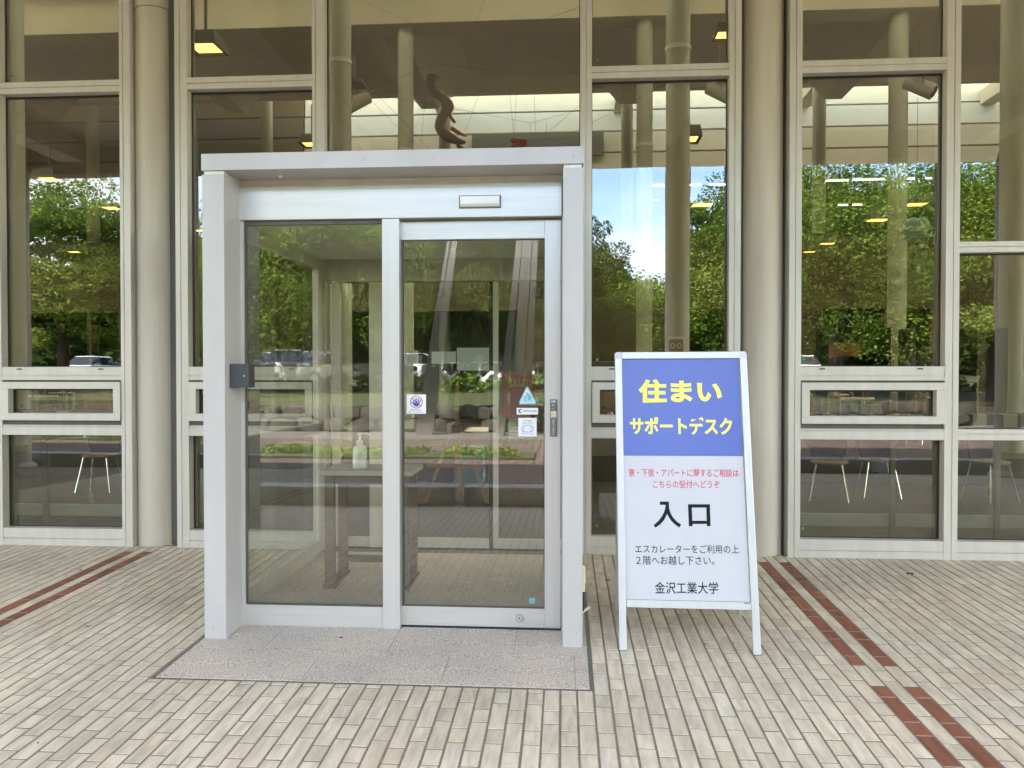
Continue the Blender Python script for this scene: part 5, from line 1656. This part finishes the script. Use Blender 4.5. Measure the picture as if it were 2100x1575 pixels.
# cars
def make_car(m):
    c = empty('parked_car', '', 'car'); c['group'] = 'cars in the car park'
    ws = .84
    prof = [(-2.1, .35), (-2.15, .62), (-2.0, .86), (-1.15, .97), (1.75, 1.0), (2.1, .92), (2.15, .55), (2.1, .32)]
    mb = MB(); n = len(prof)
    rows = [(-ws, .0), (-ws + .12, .06), (ws - .12, .06), (ws, .0)]
    vs = []
    for yy, up in rows:
        for x_, z in prof: vs.append((x_, yy, z + (up if z > .7 else 0)))
    fs = [(r_ * n + i, r_ * n + (i + 1) % n, (r_ + 1) * n + (i + 1) % n, (r_ + 1) * n + i) for r_ in range(3) for i in range(n)]
    fs += [tuple(range(n - 1, -1, -1)), tuple(range(3 * n, 4 * n))]
    mb.add(vs, fs).build('body', m, c, .05, True)
    cab = [(-1.25, 1.0, .80), (-.55, 1.47, .62), (1.3, 1.50, .62), (1.95, 1.03, .78)]
    vs = [(x_, -w, z) for x_, z, w in cab] + [(x_, w, z) for x_, z, w in cab]
    MB().add(vs, [(0, 1, 5, 4), (2, 3, 7, 6), (3, 2, 1, 0), (4, 5, 6, 7)]).build('windows', 'carglass', c)
    MB().add([(-.6, -.63, 1.475), (1.34, -.63, 1.505), (1.34, .63, 1.505), (-.6, .63, 1.475), (-.5, -.55, 1.53), (1.2, -.55, 1.55), (1.2, .55, 1.55), (-.5, .55, 1.53)],
             [(4, 5, 6, 7), (0, 1, 5, 4), (1, 2, 6, 5), (2, 3, 7, 6), (3, 0, 4, 7)]).build('roof', m, c)
    for x_ in (-1.3, 1.35):
        for yy in (-.86, .66):
            MB().tube((x_, yy, .32), (x_, yy + .2, .32), .32, 20).build('wheel', 'tyre', c, smooth=True)
            MB().tube((x_, yy - .005, .32), (x_, yy + .205, .32), .19, 16).build('rim', 'steel', c, smooth=True)
    for yy in (-.72, .5):
        MB().box(-2.17, -2.05, yy, yy + .24, .64, .78).build('headlight', 'whitepl', c)
    return c
protos = {m_: None for m_ in ('carwhite', 'carsilver', 'carblue')}
seq = [(-60, 'carsilver', 32, 70), (560, 'carblue', 31, 60), (600, 'carwhite', 33, 100), (650, 'carwhite', 30, 75), (700, 'carsilver', 32.5, 95), (770, 'carsilver', 27.5, 5), (1262, 'carwhite', 36, 80), (480, 'carwhite', 34, 85), (1420, 'carsilver', 37, 90), (880, 'carwhite', 36, 95), (1640, 'carwhite', 38, 95), (200, 'carwhite', 37, 90)]
for i, (px, m_, L, rz) in enumerate(seq):
    if protos[m_] is None: c = protos[m_] = make_car(m_)
    else: c = copy_tree(protos[m_])
    q_ = MR(px, 770, L)
    c.location = (q_.x, -L, .93); c.rotation_euler.z = R(rz)
    c['label'] = '%s hatchback parked beyond the grass bank, %s' % ({'carwhite': 'white', 'carsilver': 'silver', 'carblue': 'blue'}[m_],
        ('far left', 'left end of the mirrored row', 'second of the mirrored row', 'nearest of the mirrored row', 'right part of the mirrored row', 'side-on and nearest the porch', 'mirrored above the sign', 'behind the porch post', 'mirrored right of the sign', 'behind the scooters', 'mirrored behind the right column', 'mirrored in the left bay')[i])
def make_scooter():
    s_ = empty('scooter', '', 'scooter'); s_['group'] = 'scooters parked in a row'
    for x_ in (-.6, .6):
        MB().tube((x_, -.05, .26), (x_, .05, .26), .26, 18).build('wheel', 'tyre', s_, smooth=True)
    MB().path([(-.55, 0, .5), (-.2, 0, .3), (.3, 0, .35), (.75, 0, .62)], [.10, .13, .17, .08], 10).build('body', 'carwhite', s_, smooth=True)
    MB().path([(.0, 0, .70), (.35, 0, .75), (.72, 0, .78)], [.10, .13, .08], 10).build('seat', 'black', s_, smooth=True)
    MB().path([(-.6, 0, .26), (-.5, 0, .62), (-.4, 0, .98)], [.035, .05, .06], 8).tube((-.4, -.3, 1.0), (-.4, .3, 1.0), .02, 8).build('handlebar', 'chrome', s_, smooth=True)
    MB().box(-.47, -.42, -.16, .16, .95, 1.28).build('screen', 'carglass', s_)
    return s_
sp = None
for i, px in enumerate((842, 880, 915, 948, 1010, 1045, 1075, 1105)):
    if sp is None: c = sp = make_scooter()
    else: c = copy_tree(sp)
    L = 25.6 + .3 * (i % 3)
    q_ = MR(px, 770, L); c.location = (q_.x, -L, .93 if L > 26 else .9); c.rotation_euler.z = R(60 + 12 * (i % 4))
    c['label'] = 'white scooter parked on the bank top, %s' % ('leftmost of the row', 'second of the row', 'third of the row', 'fourth of the row', 'fifth, after the gap', 'sixth of the row', 'seventh of the row', 'rightmost of the row')[i]
# leaning steel monument outside (two pairs of slanted pale blades)
mn = empty('leaning_monument', 'pair of tall leaning pale metal blades on the far lawn', 'sculpture', (0, 0, 0))
for a, b_, w in (((955, 535), (925, 722), 7), ((962, 545), (938, 718), 12), ((1078, 545), (1062, 700), 9), ((1092, 545), (1080, 715), 14), ((1105, 560), (1098, 720), 8)):
    L = 17.8
    p0, p1 = MR(*a, L), MR(*b_, L)
    d = (p0 - p1).normalized()
    p1 = p1 - d * ((p1.z + .2) / d.z)
    p0 = p0 + d * 1.6
    hw = w * (L + D) / F / 2
    MB().add([(p1.x - hw * 1.6, p1.y, p1.z), (p1.x + hw * 1.6, p1.y, p1.z), (p1.x + hw * 1.6, p1.y - .3, p1.z), (p1.x - hw * 1.6, p1.y - .3, p1.z),
              (p0.x - hw, p0.y, p0.z), (p0.x + hw, p0.y, p0.z), (p0.x + hw, p0.y - .12, p0.z), (p0.x - hw, p0.y - .12, p0.z)],
             [(0, 3, 2, 1), (4, 5, 6, 7), (0, 1, 5, 4), (1, 2, 6, 5), (2, 3, 7, 6), (3, 0, 4, 7)]).build('blade', 'chrome', mn)
